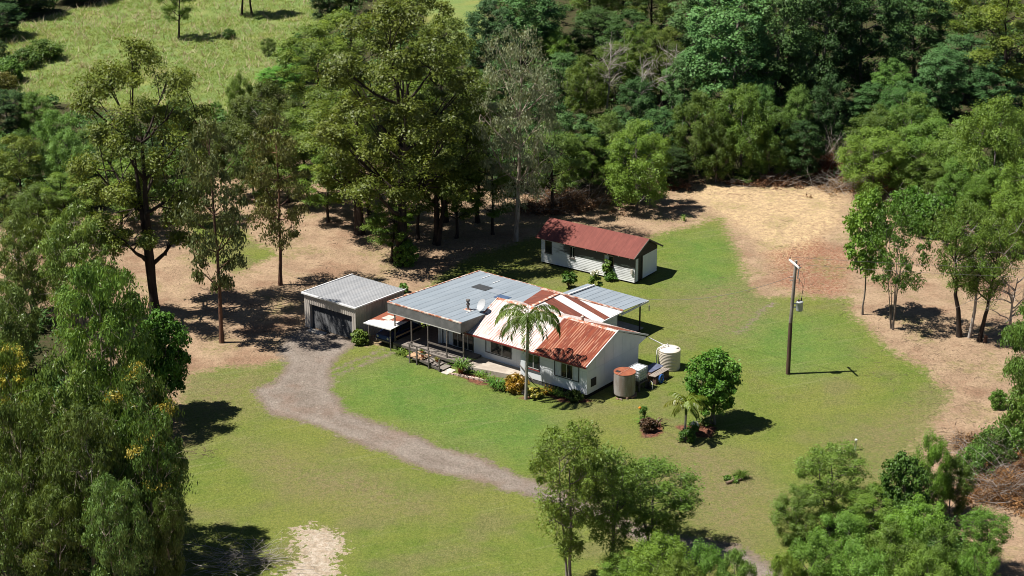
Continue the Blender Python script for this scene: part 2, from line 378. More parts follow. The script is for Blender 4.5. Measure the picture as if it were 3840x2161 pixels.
def in_envelope(r, n, kind, H, R, z0):
    """spray centres through a crown's volume"""
    out = []
    while len(out) < n:
        u = r.random(); a = r.uniform(0, 2 * np.pi); q = r.random() ** .5
        z = z0 + (H - z0) * u
        if kind == 'dome': p = math.sqrt(max(0, 1 - (1.0 * max(0, u - .45) / .55) ** 2)) * (.68 + .32 * min(1, u / .45))
        elif kind == 'cone': p = (1 - u) ** .7 * .9 + .12
        elif kind == 'vase': p = (.35 + .65 * min(1, u / .65)) * math.sqrt(max(.02, 1 - (max(0, u - .65) / .36) ** 2))
        else: p = math.sqrt(max(0.02, 1 - (2 * u - 1) ** 2))
        if q < .55 and r.random() < .6: q = r.uniform(.6, 1)
        out.append((R * p * q * math.cos(a), R * p * q * math.sin(a), z))
    return np.array(out)

def spread(r, pts, n):
    """keep n well-spaced ones"""
    keep = [0]; d = np.linalg.norm(pts - pts[0], axis=1)
    while len(keep) < n:
        i = int(np.argmax(d)); keep.append(i); d = np.minimum(d, np.linalg.norm(pts - pts[i], axis=1))
    return pts[keep]

def make_tree(seed, P, leafm, barkm):
    """returns (trunk mesh, crown mesh)"""
    r = np.random.default_rng(seed); H, R, z0 = P['H'], P['R'], P['z0'] * P['H']
    n = P['n']; cen = spread(r, in_envelope(r, n * 5, P['env'], H * .95, R * .86, z0), n)
    lob = P.get('lobes')
    if lob:                     # pull sprays into big separate lobes with gaps between
        lc = spread(r, in_envelope(r, lob * 6, P['env'], H * .93, R * .82, z0), lob)
        k = np.argmin(np.linalg.norm(cen[:, None] - lc[None], axis=2), axis=1); cen = cen + (lc[k] - cen) * P.get('pull', .35)
    rad = P['cr'] * r.uniform(.55, 1.4, n)
    T = Tubes(); tr = P['tr']; th = H * P.get('th', .8)
    stems = P.get('stems', 1); trunks = []
    for sidx in range(stems):
        a = r.uniform(0, 6.28); lean = P.get('lean', .05) * H * (1 if stems == 1 else 2.2)
        top = np.array([math.cos(a) * lean * (sidx > 0 or stems == 1), math.sin(a) * lean * (sidx > 0 or stems == 1), th * r.uniform(.85, 1)])
        base = np.array([r.uniform(-.25, .25), r.uniform(-.25, .25), 0]) * (stems > 1)
        c = curve(base, top, 12, r, 0, P.get('wob', .05)); trunks.append(c)
        rr = tr * (.75 if sidx else 1) * (np.linspace(1, .22, 12)); rr[0] *= 1.35; T.add(c, rr, 7)
    nb = P.get('limbs', 8); lc = spread(r, cen, min(nb, n)); k = np.argmin(np.linalg.norm(cen[:, None] - lc[None], axis=2), axis=1)
    for i in range(len(lc)):
        tk = trunks[r.integers(0, stems)]; g = cen[k == i].mean(0)
        want = max(z0 * .75, min(g[2] - np.hypot(g[0], g[1]) * P.get('rise', .8), th * .92)); j = int(np.argmin(abs(tk[:, 2] - want))); j = max(1, min(j, 10))
        c = curve(tk[j], g, 8, r, -.06, .09); br = tr * np.interp(tk[j, 2] / th, [0, 1], [.55, .22]); T.add(c, np.linspace(br, br * .35, 8), 5)
        for q in cen[k == i]:
            m = c[r.integers(3, 8)]; T.add(curve(m, q + np.array([0, 0, .2 * P['cr']]), 4, r, .03, .1), np.linspace(br * .38, br * .08 + .008, 4), 4)
            for _ in range(P.get('twigs', 1)):
                e = q + r.normal(size=3) * P['cr'] * .7; T.add(curve(q, e, 3, r, .05, .1), np.linspace(br * .12 + .008, .006, 3), 3)
    L = leaf_cloud(r, cen, rad, P['leaves'], P['L'], P['W'], P.get('flat', .75), P.get('droop', 0), P.get('up', .45), P.get('jit', .75))
    crown = np_mesh('crown', L[0], L[1], leafm, L[2])
    return T.mesh('trunk', barkm), crown, cen, rad

LM = {
 'E': leaf_mat('gum_leaves', (.058, .108, .012), (.185, .245, .034)),
 'S': leaf_mat('olive_gum_leaves', (.070, .095, .034), (.175, .190, .068)),
 'R': leaf_mat('glossy_forest_leaves', (.050, .108, .028), (.135, .230, .066), .2, .55, .22),
 'F': leaf_mat('feathery_leaves', (.095, .158, .022), (.205, .285, .056), .28),
 'G': leaf_mat('grey_green_leaves', (.10, .125, .066), (.27, .295, .165), .2),
 'D': leaf_mat('hanging_gum_leaves', (.070, .118, .022), (.190, .255, .066), .24, .42, .4),
 'M': leaf_mat('broad_dark_leaves', (.048, .105, .014), (.12, .215, .032), .18, .5, .25),
 'P': leaf_mat('palm_leaflets', (.050, .095, .012), (.170, .200, .035), .25, .4, .4),
 'Y': leaf_mat('yellow_blossom', (.42, .36, .03), (.62, .55, .12), .25),
 'O': leaf_mat('variegated_leaves', (.09, .13, .015), (.62, .35, .04), .2, .4, .4),
 'X': leaf_mat('dry_brown_leaves', (.14, .075, .04), (.30, .18, .10), .1, .8, .1),
 'K': leaf_mat('fern_green_leaves', (.06, .11, .02), (.15, .22, .05), .25),
 'T': leaf_mat('tall_grass_blades', (.17, .26, .06), (.31, .36, .13), .35, .7, .1),
 'Z': leaf_mat('straw_blades', (.42, .34, .20), (.58, .50, .34), .1, .8, .1),
 'W': leaf_mat('white_blossom', (.7, .7, .62), (.85, .84, .78), .2),
 'Q': leaf_mat('maroon_leaves', (.05, .032, .016), (.13, .065, .035), .15),
}
BK = {'dark': bark_mat('dark_bark', (.055, .042, .034), (.024, .019, .016)), 'red': bark_mat('reddish_bark', (.16, .085, .055), (.07, .045, .035)),
      'pale': bark_mat('pale_bark', (.42, .36, .29), (.22, .17, .13)), 'grey': bark_mat('grey_bark', (.22, .19, .165), (.10, .085, .075)),
      'dead': bark_mat('weathered_dead_wood', (.40, .36, .32), (.22, .19, .165)), 'brown': bark_mat('brown_twigs', (.22, .155, .11), (.11, .08, .06))}

KIND = {  # crown recipes
 'E': dict(H=22, R=7.0, z0=.27, n=78, cr=1.28, leaves=600, L=.25, W=.11, env='dome', lobes=30, pull=.48, tr=.42, limbs=14, flat=.62, up=.75, jit=.45, stems=2, lean=.04, wob=.028, twigs=2, mat='E', bark='dark'),
 'e': dict(H=17, R=5.2, z0=.30, n=50, cr=1.08, leaves=560, L=.23, W=.10, env='dome', lobes=18, pull=.5, tr=.26, limbs=12, flat=.66, up=.7, jit=.5, lean=.06, mat='E', bark='dark'),
 'S': dict(H=19, R=3.6, z0=.24, n=42, cr=.92, leaves=250, L=.30, W=.12, env='egg', lobes=15, pull=.25, tr=.20, limbs=14, flat=.85, droop=.25, lean=.02, rise=.5, twigs=2, mat='S', bark='red', th=.9),
 'R': dict(H=19, R=5.6, z0=.12, n=92, cr=1.12, leaves=360, L=.30, W=.17, env='dome', lobes=34, pull=.3, tr=.3, limbs=10, flat=.75, up=.7, jit=.42, mat='R', bark='grey'),
 'F': dict(H=9, R=3.9, z0=.13, n=84, cr=.70, leaves=420, L=.20, W=.07, env='dome', lobes=20, pull=.4, tr=.14, limbs=10, flat=.95, up=.5, jit=.5, mat='F', bark='grey', twigs=0),
 'G': dict(H=20, R=5.0, z0=.16, n=90, cr=.95, leaves=190, L=.27, W=.10, env='egg', tr=.26, limbs=16, flat=.8, droop=.1, lean=.03, twigs=3, mat='G', bark='pale'),
 'O': dict(H=11, R=3.1, z0=.20, n=74, cr=.66, leaves=230, L=.24, W=.07, env='vase', lobes=14, pull=.25, tr=.13, limbs=12, flat=.9, up=.4, lean=.05, twigs=3, stems=2, mat='F', bark='grey', th=.85),
 'D': dict(H=14, R=4.2, z0=.2, n=80, cr=.88, leaves=310, L=.36, W=.09, env='dome', lobes=24, pull=.4, tr=.17, limbs=13, flat=.95, droop=.30, lean=.06, jit=.55, twigs=2, stems=2, mat='D', bark='pale'),
 'M': dict(H=6, R=2.4, z0=.24, n=62, cr=.55, leaves=260, L=.22, W=.13, env='dome', tr=.11, limbs=8, flat=.85, up=.6, jit=.6, stems=3, lean=.05, mat='M', bark='grey'),
 'J': dict(H=9, R=2.2, z0=.36, n=34, cr=.62, leaves=190, L=.30, W=.16, env='egg', tr=.09, limbs=10, flat=.8, up=.4, lean=.02, twigs=2, mat='F', bark='grey', th=.9),
 'U': dict(H=9, R=3.2, z0=.34, n=46, cr=.62, leaves=170, L=.20, W=.09, env='dome', tr=.07, limbs=10, flat=.8, stems=6, lean=.07, twigs=1, mat='M', bark='grey'),
 'N': dict(H=9, R=4.2, z0=.38, n=50, cr=.75, leaves=300, L=.20, W=.07, env='vase', lobes=12, pull=.3, tr=.24, limbs=10, flat=.75, up=.5, lean=.10, wob=.13, twigs=3, mat='F', bark='dark'),
 'B': dict(H=2.2, R=1.5, z0=.05, n=30, cr=.45, leaves=190, L=.20, W=.09, env='dome', tr=.04, limbs=8, flat=.8, stems=3, lean=.06, mat='K', bark='grey'),
}
NVAR = {'E': 4, 'e': 3, 'S': 2, 'R': 4, 'F': 4, 'G': 1, 'O': 3, 'D': 4, 'M': 1, 'J': 1, 'U': 1, 'N': 2, 'B': 3}
PROTO = {}
for kk, P in KIND.items():
    for v in range(NVAR[kk]):
        T_, Cm, cen, rad = make_tree(hash_seed := (sum(map(ord, kk)) * 31 + v * 7 + 5), P, LM[P['mat']], BK[P['bark']])
        T_.name = Cm.name = kk
        PROTO[kk, v] = (T_, Cm, cen, rad)
COUNT = {}
def plant(kind, x, yb, yt, wpx, label, col=(1, 1, 1), name='tree', cat='tree', group=None, var=None, rz=None, extra=None):
    P = KIND[kind]; g = at(x, yb); H = max(height_at(g, x, yt), .5) * 1.02; s = ppm(g); R = wpx / s / 2 * {'E': 1.16, 'e': 1.15, 'S': 1.1, 'R': 1.08, 'F': 1.1, 'O': 1.15}.get(kind, 1.0)
    i = COUNT.get(kind, 0); COUNT[kind] = i + 1
    v = i % NVAR[kind] if var is None else var
    t = thing(name, label, cat, g, rnd.uniform(0, 6.28) if rz is None else rz, group)
    t.scale = (R / P['R'], R / P['R'], H / P['H'])
    T_, Cm, cen, rad = PROTO[kind, v]
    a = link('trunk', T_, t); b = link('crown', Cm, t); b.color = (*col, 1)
    if extra:                       # blossom sprays over part of the crown
        r = np.random.default_rng(i + 50); top = cen[(cen[:, 2] > P['H'] * .45)]; top = top[r.random(len(top)) < extra]
        L = leaf_cloud(r, top + np.array([0, 0, .3]), np.full(len(top), P['cr'] * .9), 150, .20, .16, .6)
        link('blossom', np_mesh('blossom', L[0], L[1], LM['Y'], L[2]), t)
    return t

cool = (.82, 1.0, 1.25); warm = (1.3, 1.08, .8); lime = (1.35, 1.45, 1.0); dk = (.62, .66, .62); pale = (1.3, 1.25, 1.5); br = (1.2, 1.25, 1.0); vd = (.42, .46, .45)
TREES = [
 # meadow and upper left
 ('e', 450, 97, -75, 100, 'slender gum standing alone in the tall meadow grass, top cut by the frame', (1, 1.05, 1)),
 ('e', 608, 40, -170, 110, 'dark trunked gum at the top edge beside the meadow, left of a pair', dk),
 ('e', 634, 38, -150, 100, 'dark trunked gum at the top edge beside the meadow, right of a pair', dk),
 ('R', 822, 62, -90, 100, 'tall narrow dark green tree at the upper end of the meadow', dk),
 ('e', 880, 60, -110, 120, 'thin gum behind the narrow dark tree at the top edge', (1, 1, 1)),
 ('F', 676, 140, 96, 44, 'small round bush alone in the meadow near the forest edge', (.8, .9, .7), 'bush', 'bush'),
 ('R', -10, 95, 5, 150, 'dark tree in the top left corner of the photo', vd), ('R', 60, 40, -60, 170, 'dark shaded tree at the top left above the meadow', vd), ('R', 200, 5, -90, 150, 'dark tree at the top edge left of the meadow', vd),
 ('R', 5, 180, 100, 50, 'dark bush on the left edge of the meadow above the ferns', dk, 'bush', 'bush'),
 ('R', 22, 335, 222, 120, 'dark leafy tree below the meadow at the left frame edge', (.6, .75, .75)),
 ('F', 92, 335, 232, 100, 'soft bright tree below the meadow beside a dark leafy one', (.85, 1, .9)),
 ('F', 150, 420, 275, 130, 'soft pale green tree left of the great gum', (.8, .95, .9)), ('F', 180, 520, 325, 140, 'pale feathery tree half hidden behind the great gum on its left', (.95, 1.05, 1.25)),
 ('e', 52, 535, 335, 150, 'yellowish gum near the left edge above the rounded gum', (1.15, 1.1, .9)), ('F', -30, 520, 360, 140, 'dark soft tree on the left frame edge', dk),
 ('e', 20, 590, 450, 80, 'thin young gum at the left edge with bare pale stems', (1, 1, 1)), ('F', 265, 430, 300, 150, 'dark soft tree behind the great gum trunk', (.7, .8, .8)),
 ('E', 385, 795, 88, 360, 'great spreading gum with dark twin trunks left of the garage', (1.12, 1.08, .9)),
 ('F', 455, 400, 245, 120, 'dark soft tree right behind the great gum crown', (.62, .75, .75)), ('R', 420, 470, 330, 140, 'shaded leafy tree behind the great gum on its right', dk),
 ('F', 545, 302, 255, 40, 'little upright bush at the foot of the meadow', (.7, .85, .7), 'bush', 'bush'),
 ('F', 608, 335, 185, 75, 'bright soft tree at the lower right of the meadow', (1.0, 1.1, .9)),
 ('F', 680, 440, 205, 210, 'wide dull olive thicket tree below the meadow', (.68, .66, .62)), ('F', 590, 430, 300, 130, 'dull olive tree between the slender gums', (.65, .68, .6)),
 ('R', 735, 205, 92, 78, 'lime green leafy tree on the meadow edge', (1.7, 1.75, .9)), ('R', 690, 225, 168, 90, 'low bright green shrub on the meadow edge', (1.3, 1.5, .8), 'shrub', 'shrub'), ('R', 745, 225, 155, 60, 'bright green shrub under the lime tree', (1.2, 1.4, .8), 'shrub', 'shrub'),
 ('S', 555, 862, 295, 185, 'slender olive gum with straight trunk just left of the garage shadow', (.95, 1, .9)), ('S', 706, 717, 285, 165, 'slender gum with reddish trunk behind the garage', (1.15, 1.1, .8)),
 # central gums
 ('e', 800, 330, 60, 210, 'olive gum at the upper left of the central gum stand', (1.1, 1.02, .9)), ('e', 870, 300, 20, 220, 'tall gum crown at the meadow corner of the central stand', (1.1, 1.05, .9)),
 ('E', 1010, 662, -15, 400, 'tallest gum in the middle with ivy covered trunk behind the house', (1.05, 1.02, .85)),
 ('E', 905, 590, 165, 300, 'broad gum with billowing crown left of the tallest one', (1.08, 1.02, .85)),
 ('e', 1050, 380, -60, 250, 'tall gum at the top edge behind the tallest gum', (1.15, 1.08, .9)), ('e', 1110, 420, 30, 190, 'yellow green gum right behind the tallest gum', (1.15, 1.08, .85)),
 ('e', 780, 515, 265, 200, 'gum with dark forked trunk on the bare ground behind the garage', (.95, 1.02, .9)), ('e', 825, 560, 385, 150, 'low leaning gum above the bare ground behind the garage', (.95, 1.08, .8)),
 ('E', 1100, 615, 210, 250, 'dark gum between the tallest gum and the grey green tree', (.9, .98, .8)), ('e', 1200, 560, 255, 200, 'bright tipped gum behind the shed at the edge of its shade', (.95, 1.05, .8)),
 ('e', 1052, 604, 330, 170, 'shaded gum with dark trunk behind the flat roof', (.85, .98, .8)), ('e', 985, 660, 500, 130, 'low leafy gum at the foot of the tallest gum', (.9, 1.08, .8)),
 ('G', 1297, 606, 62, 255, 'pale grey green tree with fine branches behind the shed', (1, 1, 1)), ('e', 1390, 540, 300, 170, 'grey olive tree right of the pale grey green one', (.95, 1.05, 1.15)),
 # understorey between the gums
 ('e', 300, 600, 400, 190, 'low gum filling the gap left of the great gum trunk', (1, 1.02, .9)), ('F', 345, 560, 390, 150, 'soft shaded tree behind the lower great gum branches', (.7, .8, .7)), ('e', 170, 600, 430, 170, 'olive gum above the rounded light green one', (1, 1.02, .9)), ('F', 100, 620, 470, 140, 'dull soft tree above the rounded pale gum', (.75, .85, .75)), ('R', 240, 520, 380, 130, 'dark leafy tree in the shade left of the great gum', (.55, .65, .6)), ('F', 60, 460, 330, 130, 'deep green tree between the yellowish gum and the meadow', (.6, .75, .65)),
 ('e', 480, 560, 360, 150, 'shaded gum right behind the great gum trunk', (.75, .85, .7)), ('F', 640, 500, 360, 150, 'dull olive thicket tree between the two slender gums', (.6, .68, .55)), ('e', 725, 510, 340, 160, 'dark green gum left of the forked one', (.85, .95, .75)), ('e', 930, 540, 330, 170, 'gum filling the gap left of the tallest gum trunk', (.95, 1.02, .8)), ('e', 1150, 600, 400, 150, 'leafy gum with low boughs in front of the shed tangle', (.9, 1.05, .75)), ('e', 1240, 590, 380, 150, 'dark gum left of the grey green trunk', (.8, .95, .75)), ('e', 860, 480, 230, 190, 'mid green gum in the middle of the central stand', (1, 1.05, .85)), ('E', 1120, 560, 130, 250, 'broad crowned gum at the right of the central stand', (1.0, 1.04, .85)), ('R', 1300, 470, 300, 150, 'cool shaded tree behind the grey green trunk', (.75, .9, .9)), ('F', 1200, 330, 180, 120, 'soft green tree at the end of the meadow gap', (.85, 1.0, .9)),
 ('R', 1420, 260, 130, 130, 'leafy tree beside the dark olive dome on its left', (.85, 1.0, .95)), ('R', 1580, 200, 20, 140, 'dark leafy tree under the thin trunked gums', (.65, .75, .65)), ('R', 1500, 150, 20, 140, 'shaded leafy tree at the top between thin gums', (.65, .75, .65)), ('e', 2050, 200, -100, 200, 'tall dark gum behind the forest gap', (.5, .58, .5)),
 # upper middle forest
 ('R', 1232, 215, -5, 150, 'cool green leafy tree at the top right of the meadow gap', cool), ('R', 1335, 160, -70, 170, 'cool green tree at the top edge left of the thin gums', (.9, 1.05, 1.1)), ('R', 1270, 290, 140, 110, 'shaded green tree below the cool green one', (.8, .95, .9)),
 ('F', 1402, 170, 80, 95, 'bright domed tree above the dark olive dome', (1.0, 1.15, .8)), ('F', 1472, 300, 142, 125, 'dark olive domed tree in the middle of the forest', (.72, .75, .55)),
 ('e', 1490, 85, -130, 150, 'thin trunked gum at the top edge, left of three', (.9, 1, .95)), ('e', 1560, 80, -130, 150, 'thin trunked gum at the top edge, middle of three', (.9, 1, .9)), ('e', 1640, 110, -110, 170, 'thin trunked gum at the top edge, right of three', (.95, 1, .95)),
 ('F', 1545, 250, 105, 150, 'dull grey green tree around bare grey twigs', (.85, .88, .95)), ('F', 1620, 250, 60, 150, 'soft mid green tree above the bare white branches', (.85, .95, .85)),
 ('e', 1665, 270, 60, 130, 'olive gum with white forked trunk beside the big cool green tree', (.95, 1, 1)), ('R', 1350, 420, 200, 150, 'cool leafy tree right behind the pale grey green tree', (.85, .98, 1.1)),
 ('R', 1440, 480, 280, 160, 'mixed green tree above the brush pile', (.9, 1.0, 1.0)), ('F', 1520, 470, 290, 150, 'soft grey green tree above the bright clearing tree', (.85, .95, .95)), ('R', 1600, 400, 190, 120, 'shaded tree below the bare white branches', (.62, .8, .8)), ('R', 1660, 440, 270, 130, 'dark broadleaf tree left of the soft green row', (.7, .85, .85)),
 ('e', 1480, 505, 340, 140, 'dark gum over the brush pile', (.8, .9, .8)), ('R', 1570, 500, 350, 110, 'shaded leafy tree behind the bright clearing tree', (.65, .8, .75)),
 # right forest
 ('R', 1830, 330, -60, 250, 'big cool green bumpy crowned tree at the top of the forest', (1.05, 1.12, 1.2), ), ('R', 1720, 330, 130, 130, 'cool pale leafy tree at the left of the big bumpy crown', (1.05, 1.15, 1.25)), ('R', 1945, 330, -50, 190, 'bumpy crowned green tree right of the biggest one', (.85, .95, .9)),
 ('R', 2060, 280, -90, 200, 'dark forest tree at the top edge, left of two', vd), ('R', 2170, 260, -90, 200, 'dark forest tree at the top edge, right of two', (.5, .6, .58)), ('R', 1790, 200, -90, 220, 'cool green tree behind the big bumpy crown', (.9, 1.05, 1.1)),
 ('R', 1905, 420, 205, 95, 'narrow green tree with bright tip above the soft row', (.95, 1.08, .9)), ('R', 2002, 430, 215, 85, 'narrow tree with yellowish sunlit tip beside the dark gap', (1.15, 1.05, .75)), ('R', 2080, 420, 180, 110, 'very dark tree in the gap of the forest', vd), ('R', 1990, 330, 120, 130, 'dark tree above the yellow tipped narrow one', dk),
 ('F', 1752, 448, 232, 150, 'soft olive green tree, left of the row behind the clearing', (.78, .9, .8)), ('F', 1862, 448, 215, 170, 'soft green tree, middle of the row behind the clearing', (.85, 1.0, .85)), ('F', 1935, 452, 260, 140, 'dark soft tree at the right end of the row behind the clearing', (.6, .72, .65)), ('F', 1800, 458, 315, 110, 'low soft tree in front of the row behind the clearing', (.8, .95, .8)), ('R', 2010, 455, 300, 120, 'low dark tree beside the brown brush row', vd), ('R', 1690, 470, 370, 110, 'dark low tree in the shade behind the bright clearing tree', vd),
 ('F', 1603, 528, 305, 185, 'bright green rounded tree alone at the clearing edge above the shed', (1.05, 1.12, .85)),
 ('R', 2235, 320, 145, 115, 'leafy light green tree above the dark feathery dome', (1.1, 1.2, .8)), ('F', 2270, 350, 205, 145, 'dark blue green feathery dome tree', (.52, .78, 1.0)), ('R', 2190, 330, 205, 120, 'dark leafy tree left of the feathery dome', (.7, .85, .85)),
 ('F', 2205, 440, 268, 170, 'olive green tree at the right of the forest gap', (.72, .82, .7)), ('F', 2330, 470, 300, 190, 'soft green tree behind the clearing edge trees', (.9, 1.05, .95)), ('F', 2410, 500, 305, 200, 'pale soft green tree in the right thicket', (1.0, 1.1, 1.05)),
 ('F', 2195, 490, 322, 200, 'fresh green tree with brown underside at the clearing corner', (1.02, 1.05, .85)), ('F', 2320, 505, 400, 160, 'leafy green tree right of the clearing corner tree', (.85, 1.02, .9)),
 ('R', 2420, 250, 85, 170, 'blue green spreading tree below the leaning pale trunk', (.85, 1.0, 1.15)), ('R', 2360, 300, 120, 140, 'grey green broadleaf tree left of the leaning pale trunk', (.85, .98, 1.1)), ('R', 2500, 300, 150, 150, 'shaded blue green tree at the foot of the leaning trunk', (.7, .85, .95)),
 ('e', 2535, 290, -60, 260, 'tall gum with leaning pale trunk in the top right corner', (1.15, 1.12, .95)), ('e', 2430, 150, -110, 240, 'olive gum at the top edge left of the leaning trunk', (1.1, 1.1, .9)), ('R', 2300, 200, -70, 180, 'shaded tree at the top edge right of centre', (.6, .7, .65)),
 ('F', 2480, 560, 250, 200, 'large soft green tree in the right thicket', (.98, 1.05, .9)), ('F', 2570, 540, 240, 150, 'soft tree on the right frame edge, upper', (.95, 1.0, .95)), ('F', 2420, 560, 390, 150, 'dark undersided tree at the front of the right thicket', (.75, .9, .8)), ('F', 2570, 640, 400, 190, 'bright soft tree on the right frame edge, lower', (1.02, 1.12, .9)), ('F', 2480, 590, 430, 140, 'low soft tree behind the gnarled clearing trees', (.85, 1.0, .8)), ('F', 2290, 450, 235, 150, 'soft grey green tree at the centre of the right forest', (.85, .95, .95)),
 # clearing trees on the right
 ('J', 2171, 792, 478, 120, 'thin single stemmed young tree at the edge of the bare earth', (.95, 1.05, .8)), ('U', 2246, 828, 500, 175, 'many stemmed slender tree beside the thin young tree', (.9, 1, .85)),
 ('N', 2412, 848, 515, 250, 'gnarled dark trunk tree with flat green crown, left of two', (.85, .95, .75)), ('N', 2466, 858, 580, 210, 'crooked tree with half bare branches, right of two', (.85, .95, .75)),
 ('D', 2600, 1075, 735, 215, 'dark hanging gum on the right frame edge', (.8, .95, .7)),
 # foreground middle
 ('O', 1428, 1465, 1062, 190, 'tall thin see through tree in the foreground, left of three', (1.05, 1.1, .9)), ('O', 1532, 1440, 1125, 180, 'thin twin stemmed foreground tree, middle of three', (.9, 1.0, .85)), ('O', 1640, 1385, 1165, 240, 'fuller olive foreground tree, right of three', (.78, .88, .7)),
 ('F', 1660, 1465, 1345, 180, 'bright green shrubby tree at the bottom edge below the thin trees', (1.08, 1.2, .8)), ('F', 1590, 1500, 1385, 180, 'green shrub tree cut by the bottom edge, left', (.95, 1.1, .8)), ('F', 1765, 1490, 1370, 140, 'dark green shrub tree at the bottom edge beside the track', (.75, .95, .75)), ('F', 1845, 1500, 1385, 130, 'soft grey green bush at the bottom edge beside the track', (.95, 1.1, 1.05)), ('F', 1700, 1520, 1405, 160, 'low bright bush on the bottom frame edge', (1, 1.15, .8)),
 # foreground right
 ('O', 2082, 1330, 1120, 180, 'airy tree with thin dark trunk in the lower right', (1.0, 1.08, .95)), ('F', 2005, 1370, 1225, 150, 'soft pale tree left of the airy one', (.95, 1.08, 1.0)),
 ('F', 2332, 1215, 1093, 115, 'round golden green bush tree at the upper end of the lower right thicket', (.85, 1.0, .6)), ('M', 2262, 1270, 1150, 135, 'glossy dark leaved tree in the lower right thicket', (.85, 1.0, 1.05)), ('F', 2388, 1300, 1150, 115, 'dark round tree at the right of the glossy one', (.62, .82, .5)),
 ('F', 2200, 1370, 1225, 190, 'leafy green tree below the glossy one', (.9, 1.08, .75)), ('F', 2300, 1400, 1255, 190, 'bright green tree in the middle of the lower right thicket', (.98, 1.12, .75)), ('F', 2110, 1430, 1290, 180, 'soft green tree at the left of the lower right thicket', (.9, 1.05, .85)), ('F', 2230, 1460, 1320, 190, 'dense tree near the bottom edge of the lower right thicket', (.85, 1.0, .75)), ('F', 2040, 1490, 1345, 170, 'olive tree at the bottom edge, left of the lower right thicket', (.75, .85, .65)), ('F', 2360, 1470, 1320, 170, 'deep green tree near the bottom, right of the thicket centre', (.8, 1.0, .75)), ('F', 2150, 1520, 1375, 190, 'tree cut by the bottom edge in the lower right thicket', (.85, 1.02, .8)), ('F', 2310, 1520, 1390, 190, 'bright tree cut by the bottom edge right of its neighbour', (1, 1.12, .85)), ('F', 1965, 1510, 1390, 110, 'small yellowish bush at the bottom edge by the track end', (1.05, 1.1, .7)),
 ('O', 2472, 1440, 1285, 130, 'slim dark tree by the bare soil in the lower right corner', (.7, .85, .6)), ('F', 2440, 1500, 1370, 140, 'bush at the bottom edge below the slim dark tree', (.85, 1.02, .75)),
 # house garden
 ('M', 1793, 1066, 888, 152, 'compact dark green tree on the lawn right of the water tanks', (1, 1.05, .9)),
 # foreground left
 ('D', 85, 800, 535, 200, 'rounded pale gum at the left edge above the yellow blossom', (1.15, 1.15, 1.05)), ('D', 210, 830, 520, 230, 'rounded light green gum in front of the great gum', (1.2, 1.2, 1.05)), ('D', 30, 960, 700, 200, 'grey leaved gum at the left edge below the rounded pale gum', (1.05, 1.05, 1.05)),
 ('D', 275, 1085, 650, 270, 'deep green hanging gum below the great gum trunk', (.95, 1.08, .75)), ('M', 420, 1040, 790, 140, 'dense dark rounded tree casting a round shadow on the lawn', (.8, .95, .8)),
 ('D', 40, 1250, 848, 170, 'yellow blossomed wattle at the left frame edge', (1.1, 1.1, .8), .8), ('D', 190, 1330, 885, 280, 'broad hanging gum in the middle of the left foreground', (1.0, 1.05, .85), .05), ('D', 372, 1375, 905, 225, 'dark gum sprinkled with yellow blossom at the lawn edge', (.8, .95, .75), .32),
 ('D', 80, 1420, 1000, 230, 'dense hanging gum low at the left frame edge', (.95, 1.02, .9)), ('D', 235, 1470, 1010, 250, 'hanging gum with pale forked stems in the left foreground', (.92, 1.0, .9)), ('D', 395, 1440, 1000, 215, 'dark gum at the lower left with shadowed right side', (.72, .85, .7), .1),
 ('D', 30, 1520, 1185, 190, 'bright gum in the bottom left corner', (1.0, 1.1, .9)), ('D', 150, 1530, 1225, 200, 'bushy hanging gum at the bottom edge, left', (1.0, 1.08, .9)), ('D', 310, 1540, 1190, 200, 'grey leaved gum with thin stems at the bottom edge', (.9, .98, 1.0)), ('D', 430, 1500, 1230, 110, 'small dark gum at the lawn corner of the left thicket', (.75, .88, .7)),
]
for t in TREES:
    nm, ct, ex = 'tree', 'tree', None
    if len(t) > 8: nm, ct = t[7], t[8]
    elif len(t) > 7: ex = t[7]
    if nm == 'tree': nm = {'E': 'gum_tree', 'e': 'gum_tree', 'S': 'gum_tree', 'D': 'gum_tree', 'N': 'gnarled_tree', 'F': 'feathery_tree', 'O': 'feathery_tree'}.get(t[0], 'broadleaf_tree')
    yb = t[2]
    if 'lower right thicket' in t[5] or ('bottom' in t[5] and 'left' not in t[5] and t[1] > 1500): yb += 95
    plant(t[0], t[1], yb, t[3], t[4], t[5], t[6], nm, ct, extra=ex)
# leafy undergrowth on the forest floor, too thick to count
def undergrowth():
    r = np.random.default_rng(17); cen = []
    for poly, n in ((FOREST[0], 1500), (FOREST[1], 160), (FOREST[2], 120)):
        P = np.array(poly); x = r.uniform(max(-95, P[:, 0].min()), min(95, P[:, 0].max()), n * 4); y = r.uniform(P[:, 1].min(), min(300, P[:, 1].max()), n * 4)
        ok = (sdf(x, y, poly) > 1.2) & (sdf(x, y, MEADOW[0]) < -1) & (sdf(x, y, MEADOW[1]) < -1) & (sdf(x, y, LAWN[0]) < -1)
        cen.append(np.stack([x[ok][:n], y[ok][:n], r.uniform(.2, 1.5, min(n, ok.sum()))], 1))
    cen = np.concatenate(cen); rad = r.uniform(.6, 1.5, len(cen)); L = leaf_cloud(r, cen, rad, 130, .34, .17, .7, 0, .7, .5); L[0][:, 2] = np.maximum(L[0][:, 2], .02)
    o = tag(link('undergrowth', np_mesh('undergrowth', L[0], L[1], LM['R'], L[2])), kind='stuff'); o.color = (.75, .8, .65, 1)
undergrowth()

